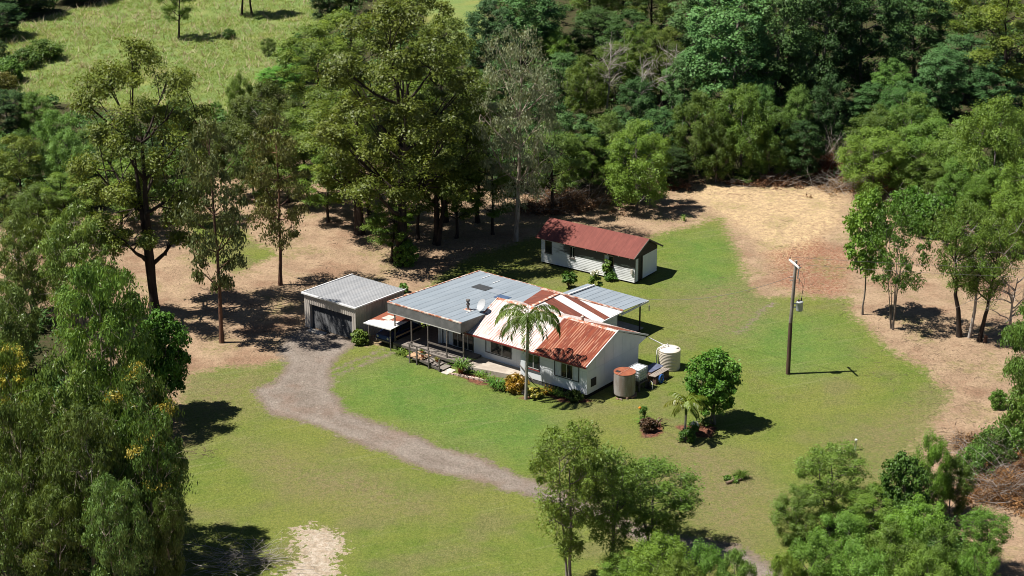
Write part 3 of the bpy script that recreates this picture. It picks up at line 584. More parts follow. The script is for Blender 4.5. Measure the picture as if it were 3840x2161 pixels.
# ------------------------------------------------------------------ building materials
def roof_rust(name, base, base2, streak, amount, along='Y', pitch=.076, rough=.75, lo=.40, hi=.62, sheet=.762, metal=0.0, lines=None):
    """corrugated iron: rust streaks run down the slope, sheets differ a little, corrugation as bump"""
    k = NT(name); co = k.coords(); s = k.sep(co); u = s[0] if along == 'Y' else s[1]; v = s[1] if along == 'Y' else s[0]
    st = k.map(co, (9, .55, 1) if along == 'Y' else (.55, 9, 1)); st2 = k.map(co, (2.4, .35, 1) if along == 'Y' else (.35, 2.4, 1), (3, 9, 0))
    f = k.noise(st, 1.6, 6, .7); f2 = k.noise(st2, 1.3, 4, .6); f3 = k.noise(k.map(co, (1, 1, 1), (4, 4, 4)), .8, 5, .65)
    sh = k.math('FRACT', k.math('MULTIPLY', k.math('FLOOR', k.math('DIVIDE', u, sheet)), .3719))
    c = k.mix(k.ramp(f2, .35, .65), base, base2)
    c = k.mix(k.ramp(k.math('ADD', k.math('MULTIPLY', f, .6), k.math('MULTIPLY', f3, .4)), lo, hi, 0, amount), c, streak)
    c = k.mix(k.math('MULTIPLY', sh, .22), c, tuple(x * .55 for x in base))
    if lines:
        st_ = k.math('LESS_THAN', k.math('FRACT', k.math('DIVIDE', u, .228)), .42); ln = k.noise(k.map(co, (4.4, .5, 1) if along == 'Y' else (.5, 4.4, 1), (1, 2, 0)), 1.0, 4, .6)
        c = k.mix(k.math('MULTIPLY', st_, k.ramp(ln, lines[0], lines[0] + .12, 0, lines[1])), c, lines[2])
    lap = k.math('LESS_THAN', k.math('FRACT', k.math('DIVIDE', u, sheet)), .05); c = k.mix(k.math('MULTIPLY', lap, .35), c, tuple(x * .4 for x in base2))
    wv = k.math('SINE', k.math('MULTIPLY', u, 6.2832 / pitch))
    k.bsdf(c, rough, .3, metal, k.bump(wv, .8, .02)); return k.m
M = {
 'rust': roof_rust('rusted_iron', (.270, .062, .030), (.185, .045, .027), (.46, .20, .11), .6, lo=.52, hi=.70, lines=(.44, .75, (.52, .27, .17))),
 'white_rusty': roof_rust('white_iron_with_rust', (.86, .82, .79), (.80, .74, .70), (.33, .12, .07), .95, lo=.50, hi=.64, lines=(.41, .8, (.40, .20, .15))),
 'striped': roof_rust('white_iron_wing', (.82, .79, .77), (.70, .68, .68), (.36, .15, .09), .7, along='X', lo=.56, hi=.70),
 'rust_x': roof_rust('rusted_iron_wing', (.230, .062, .035), (.155, .045, .030), (.46, .25, .16), .6, along='X', lo=.52, hi=.70),
 'maroon': roof_rust('maroon_iron', (.250, .078, .062), (.205, .064, .052), (.42, .20, .14), .5, lo=.56, hi=.72),
 'grey_roof': roof_rust('blue_grey_sheet', (.255, .295, .335), (.225, .265, .305), (.31, .345, .375), .5, pitch=.76, rough=.55, sheet=.76, lo=.45, hi=.7),
 'zinc': roof_rust('galvanised_iron', (.38, .385, .395), (.31, .32, .335), (.22, .21, .20), .6, pitch=.2, rough=.5, lo=.52, hi=.72),
 'wall': plain('white_fibro_paint', (.70, .72, .74), (.64, .665, .69), .9, .7, .25),
 'fascia': plain('grey_corrugated_fascia', (.150, .150, .142), (.11, .11, .105), 2, .75),
 'trim_rust': plain('rusty_capping', (.34, .12, .065), (.60, .50, .44), 2.2, .8, lo=.42, hi=.6),
 'trim_red': plain('dark_red_gutter', (.20, .035, .03), (.14, .03, .026), 2, .6),
 'trim_white': plain('pale_painted_trim', (.72, .72, .72), (.6, .6, .6), 3, .6),
 'black_trim': plain('black_paint', (.022, .022, .024), (.035, .033, .033), 4, .6),
 'timber': plain('weathered_grey_timber', (.155, .135, .12), (.09, .08, .072), 1.5, .9, .1, stretch=(.6, 9, 9), bump=.3),
 'deck': plain('grey_deck_boards', (.27, .235, .205), (.17, .15, .135), 1.6, .9, .1, stretch=(.6, 9, 2), bump=.3),
 'tan_ply': plain('tan_boards', (.46, .31, .19), (.36, .235, .15), 1.6, .85, .1, stretch=(.8, 6, 2)),
 'concrete': plain('stained_concrete', (.44, .39, .33), (.33, .28, .235), 1.1, .9, .1, bump=.1),
 'pale_conc': plain('pale_concrete', (.56, .51, .45), (.44, .40, .35), 2, .9, .1),
 'brick': plain('grey_brick', (.115, .11, .105), (.07, .068, .066), 6, .9, .1),
 'dark': plain('shade_black', (.03, .027, .025), (.02, .018, .017), 3, .95, .05),
 'garage': plain('pale_ribbed_steel', (.50, .455, .405), (.42, .38, .34), 1.2, .6, .3, stretch=(1, 1, .2)),
 'garage_side': plain('ribbed_steel_side', (.42, .37, .32), (.33, .285, .25), 1.2, .65, .3, stretch=(1, 1, .2)),
 'roller': plain('dark_roller_door', (.075, .078, .085), (.055, .058, .062), 2, .5, .4),
 'glass': plain('dark_glass', (.012, .015, .016), (.02, .024, .024), .7, .08, .5),
 'curtain': plain('pale_curtain', (.62, .64, .66), (.45, .48, .52), 5, .8, .1, stretch=(6, 6, .4)),
 'alu': plain('window_aluminium', (.52, .50, .47), (.42, .41, .39), 3, .45, .4),
 'dish': plain('dish_grey', (.44, .45, .46), (.36, .37, .38), 2, .5, .4),
 'flue': plain('flue_metal', (.16, .14, .13), (.09, .075, .07), 4, .5, .4),
 'pvc': plain('white_pvc', (.78, .76, .73), (.7, .68, .65), 3, .5, .4),
 'tank': plain('cream_tank_plastic', (.60, .535, .43), (.55, .485, .39), 1, .5, .35),
 'tank_top': plain('cream_tank_top', (.74, .67, .57), (.70, .63, .53), 1, .45, .35),
 'tank_iron': plain('old_tank_iron', (.30, .285, .265), (.20, .16, .135), 1.6, .65, .35, stretch=(2, 2, .4)),
 'tank_lid': plain('rust_tank_lid', (.30, .10, .05), (.22, .07, .04), 2, .8),
 'ibc': plain('cloudy_plastic', (.72, .75, .76), (.62, .66, .68), 2, .4, .4),
 'cage': plain('cage_tube', (.42, .43, .44), (.32, .33, .34), 3, .4, .5),
 'blue_hose': plain('blue_hose', (.03, .16, .55), (.025, .12, .42), 3, .4, .4),
 'blue_car': plain('dark_blue_car_paint', (.012, .028, .095), (.014, .032, .105), 3, .25, .5),
 'tyre': plain('tyre_rubber', (.02, .02, .02), None, 3, .8),
 'chrome': plain('bright_metal', (.6, .6, .6), None, 3, .25, .5, 1.0),
 'lamp': plain('headlamp_glass', (.55, .52, .4), (.4, .4, .35), 3, .2, .5),
 'terracotta': plain('terracotta', (.42, .15, .07), (.34, .12, .06), 4, .85),
 'stone': plain('pale_edging_stone', (.56, .45, .38), (.42, .30, .25), 2.5, .9),
 'pole': bark_mat('grey_pole_timber', (.30, .265, .23), (.17, .14, .115), 3), 'pole_low': bark_mat('dark_pole_foot', (.115, .075, .055), (.075, .05, .04), 3),
 'steel': plain('galvanised_steel', (.62, .63, .64), (.5, .51, .52), 4, .45, .4), 'trans': plain('transformer_grey', (.40, .42, .42), (.32, .34, .34), 2, .5, .4),
 'wire': plain('cable', (.16, .15, .14), None, 3, .6), 'insul': plain('brown_insulator', (.10, .04, .03), None, 3, .3, .5),
 'white_post': plain('white_capped_pipe', (.85, .84, .82), None, 3, .5),
 'bluetarp': plain('blue_grey_sheet_metal', (.12, .14, .22), (.09, .10, .15), 2, .5),
 'solar': plain('dark_skylight', (.07, .072, .078), (.055, .058, .062), 2, .35, .5), 'solar_blue': plain('blue_skylight', (.085, .125, .22), (.07, .11, .19), 2, .3, .5), 'sky_grey': plain('faded_skylight', (.27, .30, .34), (.24, .27, .31), 2, .4, .4),
 'orange': plain('orange_petal', (.8, .25, .02), None, 4, .6),
}
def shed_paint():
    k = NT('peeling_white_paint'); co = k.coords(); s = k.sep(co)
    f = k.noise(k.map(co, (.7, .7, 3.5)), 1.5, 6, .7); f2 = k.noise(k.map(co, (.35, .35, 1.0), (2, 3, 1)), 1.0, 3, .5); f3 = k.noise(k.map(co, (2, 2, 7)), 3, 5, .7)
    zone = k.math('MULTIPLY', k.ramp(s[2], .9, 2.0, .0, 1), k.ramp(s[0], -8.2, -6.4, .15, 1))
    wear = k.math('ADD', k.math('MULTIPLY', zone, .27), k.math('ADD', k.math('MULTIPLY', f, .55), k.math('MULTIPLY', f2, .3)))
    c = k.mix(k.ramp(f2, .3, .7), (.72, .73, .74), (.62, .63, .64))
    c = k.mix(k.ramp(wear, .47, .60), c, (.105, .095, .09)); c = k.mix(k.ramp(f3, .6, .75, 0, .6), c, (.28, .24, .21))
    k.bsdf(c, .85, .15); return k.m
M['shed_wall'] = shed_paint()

# ------------------------------------------------------------------ corrugated helpers
def ribs_wall(mb, p, q, z0, z1, pitch=.2, d=.03, out=(0, -1, 0)):
    """vertical ribbed cladding between two plan points, outward normal given"""
    p, q, o = Vector(p), Vector(q), Vector(out); L = (q - p).length; n = int(L / pitch); vs = []; 
    prof = [(0, 0), (.55, 0), (.65, d), (.9, d), (1, 0)]
    pts = [(min((i + a) * L / n, L), b) for i in range(n) for a, b in prof[:-1]] + [(L, 0)]
    dr = (q - p).normalized()
    for z in (z0, z1):
        vs += [tuple(p + dr * s + o * b + Vector((0, 0, z))) for s, b in pts]
    m = len(pts); return mb.add(vs, [(i, i + 1, i + 1 + m, i + m) for i in range(m - 1)])
def boards_wall(mb, p, q, z0, z1, out, pitch=.17, lap=.022):
    p, q, o = Vector(p), Vector(q), Vector(out); n = int(round((z1 - z0) / pitch)); h = (z1 - z0) / n
    for i in range(n):
        a, b = z0 + i * h, z0 + (i + 1) * h
        mb.add([p + o * lap + Vector((0, 0, a)), q + o * lap + Vector((0, 0, a)), q + Vector((0, 0, b)), p + Vector((0, 0, b)), p + Vector((0, 0, a)), q + Vector((0, 0, a))], [(0, 1, 2, 3), (4, 5, 1, 0)])
    return mb
def window(parent, x0, x1, y, z0, z1, label, mull=(), curt=(), frame=None, sill=None, side=-1, fw=.06):
    """window in a wall facing -y (local); frame proud of the wall, pane behind"""
    f = MB(); a, b = y - .05, y + .02
    f.box(x0, x1, a, b, z1 - fw, z1).box(x0, x1, a, b, z0, z0 + fw).box(x0, x0 + fw, a, b, z0 + fw, z1 - fw).box(x1 - fw, x1, a, b, z0 + fw, z1 - fw)
    wd = f.build('window', frame or M['black_trim'], parent, label)
    MB().box(x0 + fw, x1 - fw, y - .008, y + .01, z0 + fw, z1 - fw).build('pane', M['glass'], wd)
    if mull:
        mm = MB(); mm.box(x0 + fw, x1 - fw, y - .035, y - .012, z1 - fw - .04, z1 - fw).box(x0 + fw, x1 - fw, y - .035, y - .012, z0 + fw, z0 + fw + .04)
        for t in mull: mm.box(x0 + (x1 - x0) * t - .03, x0 + (x1 - x0) * t + .03, y - .036, y - .012, z0 + fw + .04, z1 - fw - .04)
        mm.build('mullion', M['alu'], wd)
    for t0, t1 in curt:
        cu = MB(); X0, X1 = x0 + (x1 - x0) * t0, x0 + (x1 - x0) * t1; n = 10
        vs = []; 
        for zz in (z0 + fw + .03, z1 - fw - .02): vs += [(X0 + (X1 - X0) * i / n, y - .011 - .004 * (i % 2), zz) for i in range(n + 1)]
        cu.add(vs, [(i, i + 1, i + n + 2, i + n + 1) for i in range(n)]).build('curtain', M['curtain'], wd)
    if sill: MB().box(x0 - .05, x1 + .05, y - .12, y - .002, z0 - .05, z0).build('sill', sill, wd)
    return wd

RZ = math.atan2(-.61, .79); HO = (5.78, 141.27, 0.0)
HM = Vector
def hw(x, y, z=0):      # house frame to world
    c, s = math.cos(RZ), math.sin(RZ); return Vector((HO[0] + x * c - y * s, HO[1] + x * s + y * c, z))

# ------------------------------------------------------------------ the house
H = thing('house', 'white fibro farmhouse with rusty white and red iron roofs and a flat blue grey roof', 'house', HO, RZ)
EZ, RGZ, RY, SL = 2.80, 4.48, 3.95, None
wallm = M['wall']
m = MB()        # front wall: right section and the set-back section, gable end, back walls
m.box(-6.43, 0, 0, .12, .36, 2.83)
m.build('front_wall', wallm, H)
m = MB().box(-15.5, -6.55, .95, 1.07, .40, 2.9); m.box(-6.55, -6.43, .121, 1.07, .36, 2.83); m.build('recessed_wall', wallm, H)
MB().prism([(.121, .36), (7.0, .36), (7.0, 2.30), (8.02, 2.55), (8.02, 2.66), (3.95, 4.40), (-.20, 2.72), (-.20, 2.66), (.0, 2.6), (.121, 2.6)], -.12, .003, 0).build('gable_wall', wallm, H)
CSM = plain('strip_paint', (.60, .62, .64), (.55, .57, .59), 3)
CS = [(-6.42, -.01, -.006, -.0005, 2.228, 2.252)] + [(x - .012, x + .012, -.006, -.0005, .4, 1.2 if x == -1.9 else 2.227) for x in (-6.05, -4.45, -3.35, -.45, -1.9)]
CS += [(.0035, .009, .12, 7.0, 2.228, 2.252)] + [(.0035, .009, y - .012, y + .012, .4, 2.22) for y in (2.3, 4.7)]
CS += [(.0035, .009, y - .012, y + .012, 2.26, min(2.7 + y * .4, 2.7 + (7.9 - y) * .4) - .1) for y in (1.1, 2.3, 3.5, 4.7, 5.9)] + [(x - .012, x + .012, .942, .9495, .45, 2.7) for x in (-11.3, -7.55)]
for q in CS: MB().box(*q).build('cover_strip', CSM, H)
MB().box(-11.2, -.12, 7.0, 7.12, .36, 2.7).build('rear_wall', wallm, H)
m = MB().box(-13.5, -4.9, 7.13, 7.2, .36, 2.6).box(-4.95, -4.83, 7.2, 11.0, .36, 2.72).box(-13.5, -4.83, 10.9, 11.0, .36, 2.6).box(-18.6, -15.5, 5.0, 5.12, .3, 3.3).box(-18.7, -18.6, 4.2, 10.4, .1, 3.0).box(-18.6, -11.0, 10.3, 10.4, .1, 2.95).box(-15.62, -15.5, 1.07, 5.0, .4, 3.3)
m.build('wing_wall', wallm, H)
MB().box(-6.3, -.1, .06, 6.8, 0, .36).build('underfloor_shade', M['dark'], H)  # solid near-black block paints in the shade beneath the floor
m = MB()
for x in range(14):
    for z in range(4): m.box(-6.42 + x * .23 + (z % 2) * .11, -6.42 + x * .23 + .215 + (z % 2) * .11, .02, .055, z * .088, z * .088 + .078)
m.build('brick_base', M['brick'], H)
MB().box(.004, .05, .5, 1.17, .86, 1.52).build('meter_box', M['black_trim'], H)
# main gable roof
def slope(x0, x1, y0, z0, y1, z1, t=.04): return [(x0, y0, z0), (x1, y0, z0), (x1, y1, z1), (x0, y1, z1)]
SE = (-.28, EZ - .02)
MB().slab(slope(-4.95, .10, SE[0], SE[1], RY, RGZ), .035).build('roof', M['rust'], H, 'rust red corrugated slope')
MB().slab(slope(-11.75, -4.952, SE[0], SE[1], RY, RGZ), .035).build('roof', M['white_rusty'], H, 'white corrugated slope streaked with rust')
rb = MB()
for q in ((-11.75, -3.6), (-3.598, -2.0), (-1.998, .10)):
    rb.slab([(q[0], RY, RGZ - .002), (q[1], RY, RGZ - .002), (q[1], 8.15, EZ), (q[0], 8.15, EZ)], .035)
rb.build('roof', M['white_rusty'], H, 'rear slope of the main gable')
MB().slab([(-3.4, RY + .3, RGZ - .10), (-.1, RY + .3, RGZ - .10), (-.1, 7.6, EZ + .245), (-2.2, 7.6, EZ + .245)], .004).build('roof_patch', M['rust'], H)
MB().prism([(RY - .22, RGZ - .075), (RY, RGZ + .035), (RY + .22, RGZ - .075), (RY, RGZ + .012)], -11.77, .12, 0).build('ridge_capping', M['trim_rust'], H)
rk = MB().bar((.115, SE[0], SE[1] - .0), (.115, RY, RGZ + .02), .07, .12).bar((.115, 8.15, EZ), (.115, RY, RGZ + .02), .07, .12); rk.build('barge_board', M['trim_white'], H)
MB().bar((-11.78, SE[0], SE[1] + .02), (-11.78, RY, RGZ + .03), .09, .06).build('barge_flashing', M['trim_rust'], H)
MB().box(-11.75, .1, SE[0] - .1, SE[0] + .0, SE[1] - .12, SE[1] - .01).build('gutter', M['trim_red'], H)
MB().box(-11.7, .1, -.27, -.001, 2.60, 2.66).build('soffit', M['trim_white'], H)
MB().box(-11.7, -6.45, .0, .94, 2.62, 2.66).build('soffit', M['trim_white'], H)
# rear wing hip roof
ax, ay, az = -9.15, 8.75, 4.02; re, rz_, by = -4.55, 2.78, 11.35
MB().slab([(re, 6.2, rz_), (re, by, rz_), (ax, ay, az), (ax, 3.9, az)], .03).build('wing_roof', M['striped'], H, 'white slope of the rear wing with rust bands')
for j, (f0, f1) in enumerate(((6.55, 7.75), (8.75, 9.45))):
    def pl(x, y, dz=.006): return (x, y, rz_ + (az - rz_) * (re - x) / (re - ax) + dz)
    y0, y1 = f0, f1
    hip = lambda y: re - (re - ax) * min(1, (by - y) / (by - ay))
    MB().slab([pl(re + .0, y0), pl(re, y1), pl(max(ax, hip(y1)) + .05, y1), pl(max(ax, hip(y0)) + .05, y0)], .004).build('rust_band', M['rust_x'], H)
MB().slab([(-13.75, by, rz_), (-13.75, 4.5, rz_), (ax, 3.9, az - .001), (ax, ay, az - .001)], .03).build('wing_roof', M['rust_x'], H, 'dark red slope of the rear wing')
MB().slab([(re, by, rz_), (-13.75, by, rz_), (ax, ay, az - .002)], .03).build('wing_roof', M['striped'], H, 'back hip of the rear wing')
hc = MB()
for a, b in (((ax, 4.6, az + .03), (ax, ay, az + .03)), ((ax, ay, az + .03), (re, by, rz_ + .03)), ((ax, ay, az + .03), (-12.6, by - .65, rz_ + .34))): hc.bar(a, b, .26, .07)
hc.build('hip_capping', M['trim_rust'], H)
MB().box(re - .02, re + .08, 7.2, by, rz_ - .13, rz_ - .02).build('gutter', M['trim_white'], H)
# flat roof over the verandah and left rooms
FZ, BZ = 3.97, 3.20; FY, BY = -1.24, 10.75
fz = lambda y: FZ + (BZ - FZ) * (y - FY) / (BY - FY)
gr = MB().slab([(-19.12, FY, fz(FY)), (-11.5, FY, fz(FY)), (-11.5, 3.2, fz(3.2)), (-11.5, BY, fz(BY)), (-19.12, BY, fz(BY))], .05)
gr.slab([(-11.498, 3.95, fz(3.95)), (-10.5, 4.8, fz(4.8)), (-10.2, BY, fz(BY)), (-11.498, BY, fz(BY))], .05)
for i in range(11):
    x = -19.1 + i * .76
    gr.box(x - .02, x + .02, FY + .03, FY + .05, fz(FY), fz(FY) + .03)
gr.build('flat_roof', M['grey_roof'], H, 'blue grey flat sheet roof over the verandah')
sm = MB()
for i in range(1, 10): sm.bar((-19.12 + i * .762, FY + .05, fz(FY) + .004), (-19.12 + i * .762, BY - .05, fz(BY) + .004), .03, .016)
sm.build('roof_seam', plain('seam_grey', (.225, .26, .295), (.205, .24, .275), 3, .6), H)
cp_ = MB().box(-19.2, -11.44, FY - .06, FY + .07, FZ - .06, FZ + .03); cp_.bar((-19.16, FY, FZ + .02), (-19.16, BY, BZ + .02), .12, .06); cp_.bar((-19.16, BY, BZ + .01), (-10.2, BY, BZ + .01), .06, .05)
cp_.build('roof_capping', M['trim_rust'], H)
fm = MB(); nz = 14
for i in range(nz):     # horizontal corrugated fascia boards
    a, b = 3.07 + i * (.86 / nz), 3.07 + (i + 1) * (.86 / nz)
    fm.add([(-19.15, FY - .05, a), (-11.47, FY - .05, a), (-11.47, FY - .012, (a + b) / 2), (-19.15, FY - .012, (a + b) / 2), (-11.47, FY - .05, b), (-19.15, FY - .05, b)], [(0, 1, 2, 3), (3, 2, 4, 5)])
fm.box(-19.15, -11.47, FY - .008, FY + .02, 3.07, 3.92); fm.build('fascia', M['fascia'], H)
MB().box(-19.15, -11.47, FY - .07, FY - .052, 3.03, 3.10).build('fascia_trim', M['alu'], H)
MB().add([(-11.47, FY, 3.07), (-11.47, 1.6, 2.95), (-11.47, 2.6, fz(2.6)), (-11.47, FY, 3.92), (-11.50, FY, 3.07), (-11.50, 1.6, 2.95), (-11.50, 2.6, fz(2.6)), (-11.50, FY, 3.92)], [(0, 1, 2, 3), (7, 6, 5, 4), (0, 4, 5, 1), (3, 2, 6, 7), (0, 3, 7, 4)]).build('fascia', M['fascia'], H, 'side fascia meeting the white roof')
MB().slab([(-19.1, FY + .03, 3.09), (-11.52, FY + .03, 3.09), (-11.52, .94, 3.05), (-19.1, .94, 3.05)], .03).build('verandah_ceiling', M['timber'], H)
for (x0, x1, y0, y1, mm) in ((-16.75, -15.25, 6.6, 7.75, 'solar'), (-15.0, -13.75, 6.6, 7.7, 'sky_grey'), (-13.7, -12.55, 5.75, 6.75, 'solar_blue')):
    MB().slab([(x0, y0, fz(y0) + .035), (x1, y0, fz(y0) + .035), (x1, y1, fz(y1) + .035), (x0, y1, fz(y1) + .035)], .02).build('skylight', M[mm], H)
wl = MB()
for x, y0, y1 in ((-17.6, 9.1, 10.3), (-16.1, 8.7, 9.7), (-12.7, 1.0, 3.2)): wl.bar((x, y0, fz(y0) + .036), (x, y1, fz(y1) + .036), .07, .01)
wl.build('roof_strip', M['trim_white'], H)
# flue, roof vent and dish
f_ = fz(2.0); MB().lathe([(.17, 0), (.17, .02), (.10, .04), (.10, .42), (.16, .46), (.16, .55), (.09, .6), (.09, .72), (.17, .76), (.17, .9), (.13, .92), (0, .92)], (-13.15, 1.75, f_), 16).build('flue', M['flue'], H)
MB().box(-13.45, -12.85, 1.5, 2.0, f_ + .012, f_ + .05).build('flue_flashing', M['trim_rust'], H)
MB().lathe([(.10, 0), (.10, .32), (.19, .34), (.05, .46), (0, .47)], (-3.6, 4.35, RGZ - .2), 14).build('roof_vent', M['trim_rust'], H)
dz = 3.75; d = MB(); nrm = Vector((-.25, -.83, .5)).normalized(); e1 = nrm.cross(Vector((0, 0, 1))).normalized(); e2 = e1.cross(nrm); cD = Vector((-11.95, 1.95, dz + .68))
for sgn, off in ((1, 0), (-1, -.015)):
    vs = [cD + nrm * (-.12 + off)]; fs = []
    for ir in (1, 2, 3, 4):
        r = .52 * ir / 4
        vs += [cD + e1 * r * .9 * math.cos(6.2832 * q / 24) + e2 * r * math.sin(6.2832 * q / 24) + nrm * (-.12 * (1 - (ir / 4) ** 2) + off) for q in range(24)]
    fs += [(0, 1 + q, 1 + (q + 1) % 24) for q in range(24)] + [(1 + i * 24 + q, 25 + i * 24 + q, 25 + i * 24 + (q + 1) % 24, 1 + i * 24 + (q + 1) % 24) for i in range(3) for q in range(24)]
    d.add(vs, fs, True)
dish = d.build('satellite_dish', M['dish'], H)
MB().tube([cD - nrm * .13, cD - nrm * .2 - Vector((0, 0, .3)), (-11.95, 2.2, dz - .03)], .025, 6).tube([cD - e2 * .45 - nrm * .05, cD - e2 * .5 + nrm * .5], .014, 6).build('dish_arm', M['steel'], dish)
# windows and doors
window(H, -10.70, -8.08, .95, .98, 2.55, 'wide lounge window with a pale curtain', (.2, .64), ((.02, .2),))
window(H, -5.78, -4.58, 0, 1.20, 2.50, 'two pane window beside the palm', (.5,), (), None, M['trim_red'])
window(H, -3.12, -.75, 0, 1.22, 2.52, 'three pane bedroom window with curtains', (.27, .5, .74), ((.02, .25), (.76, .98)))
window(H, -15.2, -11.95, .95, .62, 2.75, 'sliding glass doors on the verandah', (.18, .34, .5, .66, .82), ((.03, .17), (.2, .33)))
dr = MB().box(-7.12, -6.58, .93, .948, .46, 2.5).build('door', M['black_trim'], H, 'dark entry door in the recess'); MB().box(-7.05, -7.0, .9, .925, 1.4, 1.5).build('handle', M['alu'], dr)
MB().bar((-6.5, -.09, 1.28), (-4.75, -.55, .5), .05).build('handrail', M['timber'], H)
# verandah deck, posts, rails
dk_ = MB()
for i in range(int((18.55 - 11.15) / .145)): dk_.box(-18.55 + i * .145, -18.55 + i * .145 + .13, -1.35, .94, .56, .60)
dk_.box(-18.55, -15.65, .95, 4.9, .55, .595); dk = dk_.build('deck', M['deck'], H)
MB().box(-18.56, -11.12, -1.39, -1.352, .38, .59).box(-11.15, -11.11, -1.35, .9, .38, .59).box(-18.6, -18.562, -1.35, 4.9, .38, .59).build('deck_edge', M['timber'], dk)
for x, y in ((-18.45, -1.25), (-16.7, -1.2), (-14.9, -1.2), (-13.0, -1.2), (-11.25, -1.2), (-18.45, 1.8)): MB().box(x - .12, x + .12, y - .1, y + .14, 0, .378).build('stump', M['concrete'], dk)
for x in (-18.45, -16.68, -14.93, -12.97, -11.24): MB().box(x - .045, x + .045, -1.26, -1.17, .601, 3.04).build('verandah_post', M['timber'], H)
MB().box(-15.55, -15.43, .82, .94, .601, 3.04).build('verandah_post', M['trim_white'], H)
rl = MB().box(-14.9, -11.25, -1.30, -1.265, 1.42, 1.56).box(-14.9, -11.25, -1.30, -1.265, .98, 1.05); rl.build('railing', M['timber'], H)
MB().bar((-18.45, -1.2, 1.0), (-18.45, 4.6, 1.0), .06, .12).build('railing', M['tan_ply'], H)
# landing, stair and its rail
ld = MB()
for i in range(6): ld.box(-16.0, -14.45, -2.62 + i * .21, -2.62 + i * .21 + .2, .45, .49)
st = ld.build('stair', M['tan_ply'], H, 'timber landing and steps down to the lawn')
tr = MB()
for i, (x0, x1, z) in enumerate(((-14.44, -13.72, .37), (-13.7, -12.98, .26), (-12.96, -12.3, .15))): tr.box(x0, x1, -2.62, -1.55, z - .05, z)
tr.build('tread', M['deck'], st); MB().box(-12.25, -11.6, -2.85, -1.75, 0, .05).build('concrete_pad', M['pale_conc'], st)
MB().box(-16.0, -14.45, -2.66, -2.63, .3, .45).bar((-14.44, -2.64, .40), (-12.3, -2.64, .06), .04, .2).bar((-14.44, -1.53, .40), (-12.3, -1.53, .06), .04, .2).box(-15.95, -14.5, -1.6, -1.45, 0, .44).build('stringer', M['timber'], st)
for x, h in ((-15.6, 1.62), (-14.84, 1.6), (-13.6, 1.5), (-12.5, 1.05)): MB().box(x - .05, x + .05, -2.8, -2.7, 0, h).build('stair_post', M['timber'], st)
MB().bar((-15.8, -2.75, 1.64), (-13.5, -2.75, 1.52), .06, .1).bar((-15.6, -2.75, 1.1), (-13.6, -2.75, 1.05), .05, .08).bar((-13.6, -2.75, .98), (-12.45, -2.75, .62), .05, .08).bar((-15.75, -2.75, 1.6), (-15.75, -1.25, 1.55), .05, .08).build('stair_rail', M['timber'], st)
# entry slab and path
MB().add([(-11.1, -1.42, 0), (-6.42, -.42, 0), (-6.42, .94, 0), (-11.1, .94, 0), (-11.1, -1.42, .44), (-6.42, -.42, .44), (-6.42, .94, .44), (-11.1, .94, .44)], [(4, 5, 6, 7), (0, 1, 5, 4), (1, 2, 6, 5), (3, 0, 4, 7)]).build('entry_slab', M['concrete'], H)
MB().box(-6.9, -5.95, -.95, -.46, 0, .28).box(-6.2, -5.3, -1.5, -.96, 0, .14).build('entry_step', M['brick'], H)
# rear awning
aw = MB().slab([(-10.9, 11.2, 2.86), (-4.62, 11.2, 2.80), (-4.62, 15.25, 2.52), (-10.9, 15.25, 2.58)], .04)
for i in range(1, 9): aw.bar((-10.9 + i * .7, 11.25, 2.86 - i * .0067 + .008), (-10.9 + i * .7, 15.2, 2.58 - i * .0067 + .008), .025, .02)
awn = aw.build('awning_roof', M['grey_roof'], H)
MB().box(-4.66, -4.58, 11.2, 15.26, 2.36, 2.52).build('awning_beam', M['trim_white'], awn)
MB().bar((-10.1, 11.4, 2.95), (-10.1, 15.1, 2.68), .14, .1).build('awning_capping', M['pvc'], awn)
for x, y in ((-4.75, 14.2), (-10.6, 15.0), (-7.7, 15.1)): MB().box(x - .05, x + .05, y - .05, y + .05, 0, 2.5).build('awning_post', M['black_trim'], awn)
MB().box(-11.0, -4.9, 11.01, 15.0, .0, .08).build('rear_slab', M['concrete'], H)

# ------------------------------------------------------------------ garage and lean-to
Gr = thing('garage', 'ribbed steel garage with a dark roller door and pale flat roof', 'garage', HO, RZ)
m = MB(); ribs_wall(m, (-27.75, -2.08, 0), (-21.95, -2.08, 0), 2.18, 3.02); m.build('front_fascia', M['garage'], Gr)
m = MB(); ribs_wall(m, (-27.75, -2.08, 0), (-27.1, -2.08, 0), 0, 2.175); ribs_wall(m, (-22.4, -2.08, 0), (-21.95, -2.08, 0), 0, 2.175); m.build('front_jamb', M['garage'], Gr)
m = MB(); ribs_wall(m, (-21.94, -2.07, 0), (-21.94, 3.98, 0), 0, 2.92, out=(1, 0, 0)); m.build('side_wall', M['garage_side'], Gr)
m = MB(); ribs_wall(m, (-27.76, 3.98, 0), (-27.76, -2.07, 0), 0, 2.92, out=(-1, 0, 0)); ribs_wall(m, (-21.96, 3.99, 0), (-27.74, 3.99, 0), 0, 2.78, out=(0, 1, 0)); m.build('rear_wall', M['garage_side'], Gr)
m = MB(); nb = 26
for i in range(nb):
    a, b = .02 + i * 2.2 / nb, .02 + (i + 1) * 2.2 / nb
    m.add([(-27.1, -1.82, a), (-22.4, -1.82, a), (-22.4, -1.86, (a + b) / 2), (-27.1, -1.86, (a + b) / 2), (-22.4, -1.82, b), (-27.1, -1.82, b)], [(0, 1, 2, 3), (3, 2, 4, 5)])
rd = m.build('roller_door', M['roller'], Gr); MB().box(-23.7, -23.5, -1.9, -1.865, 1.0, 1.06).build('handle', M['alu'], rd)
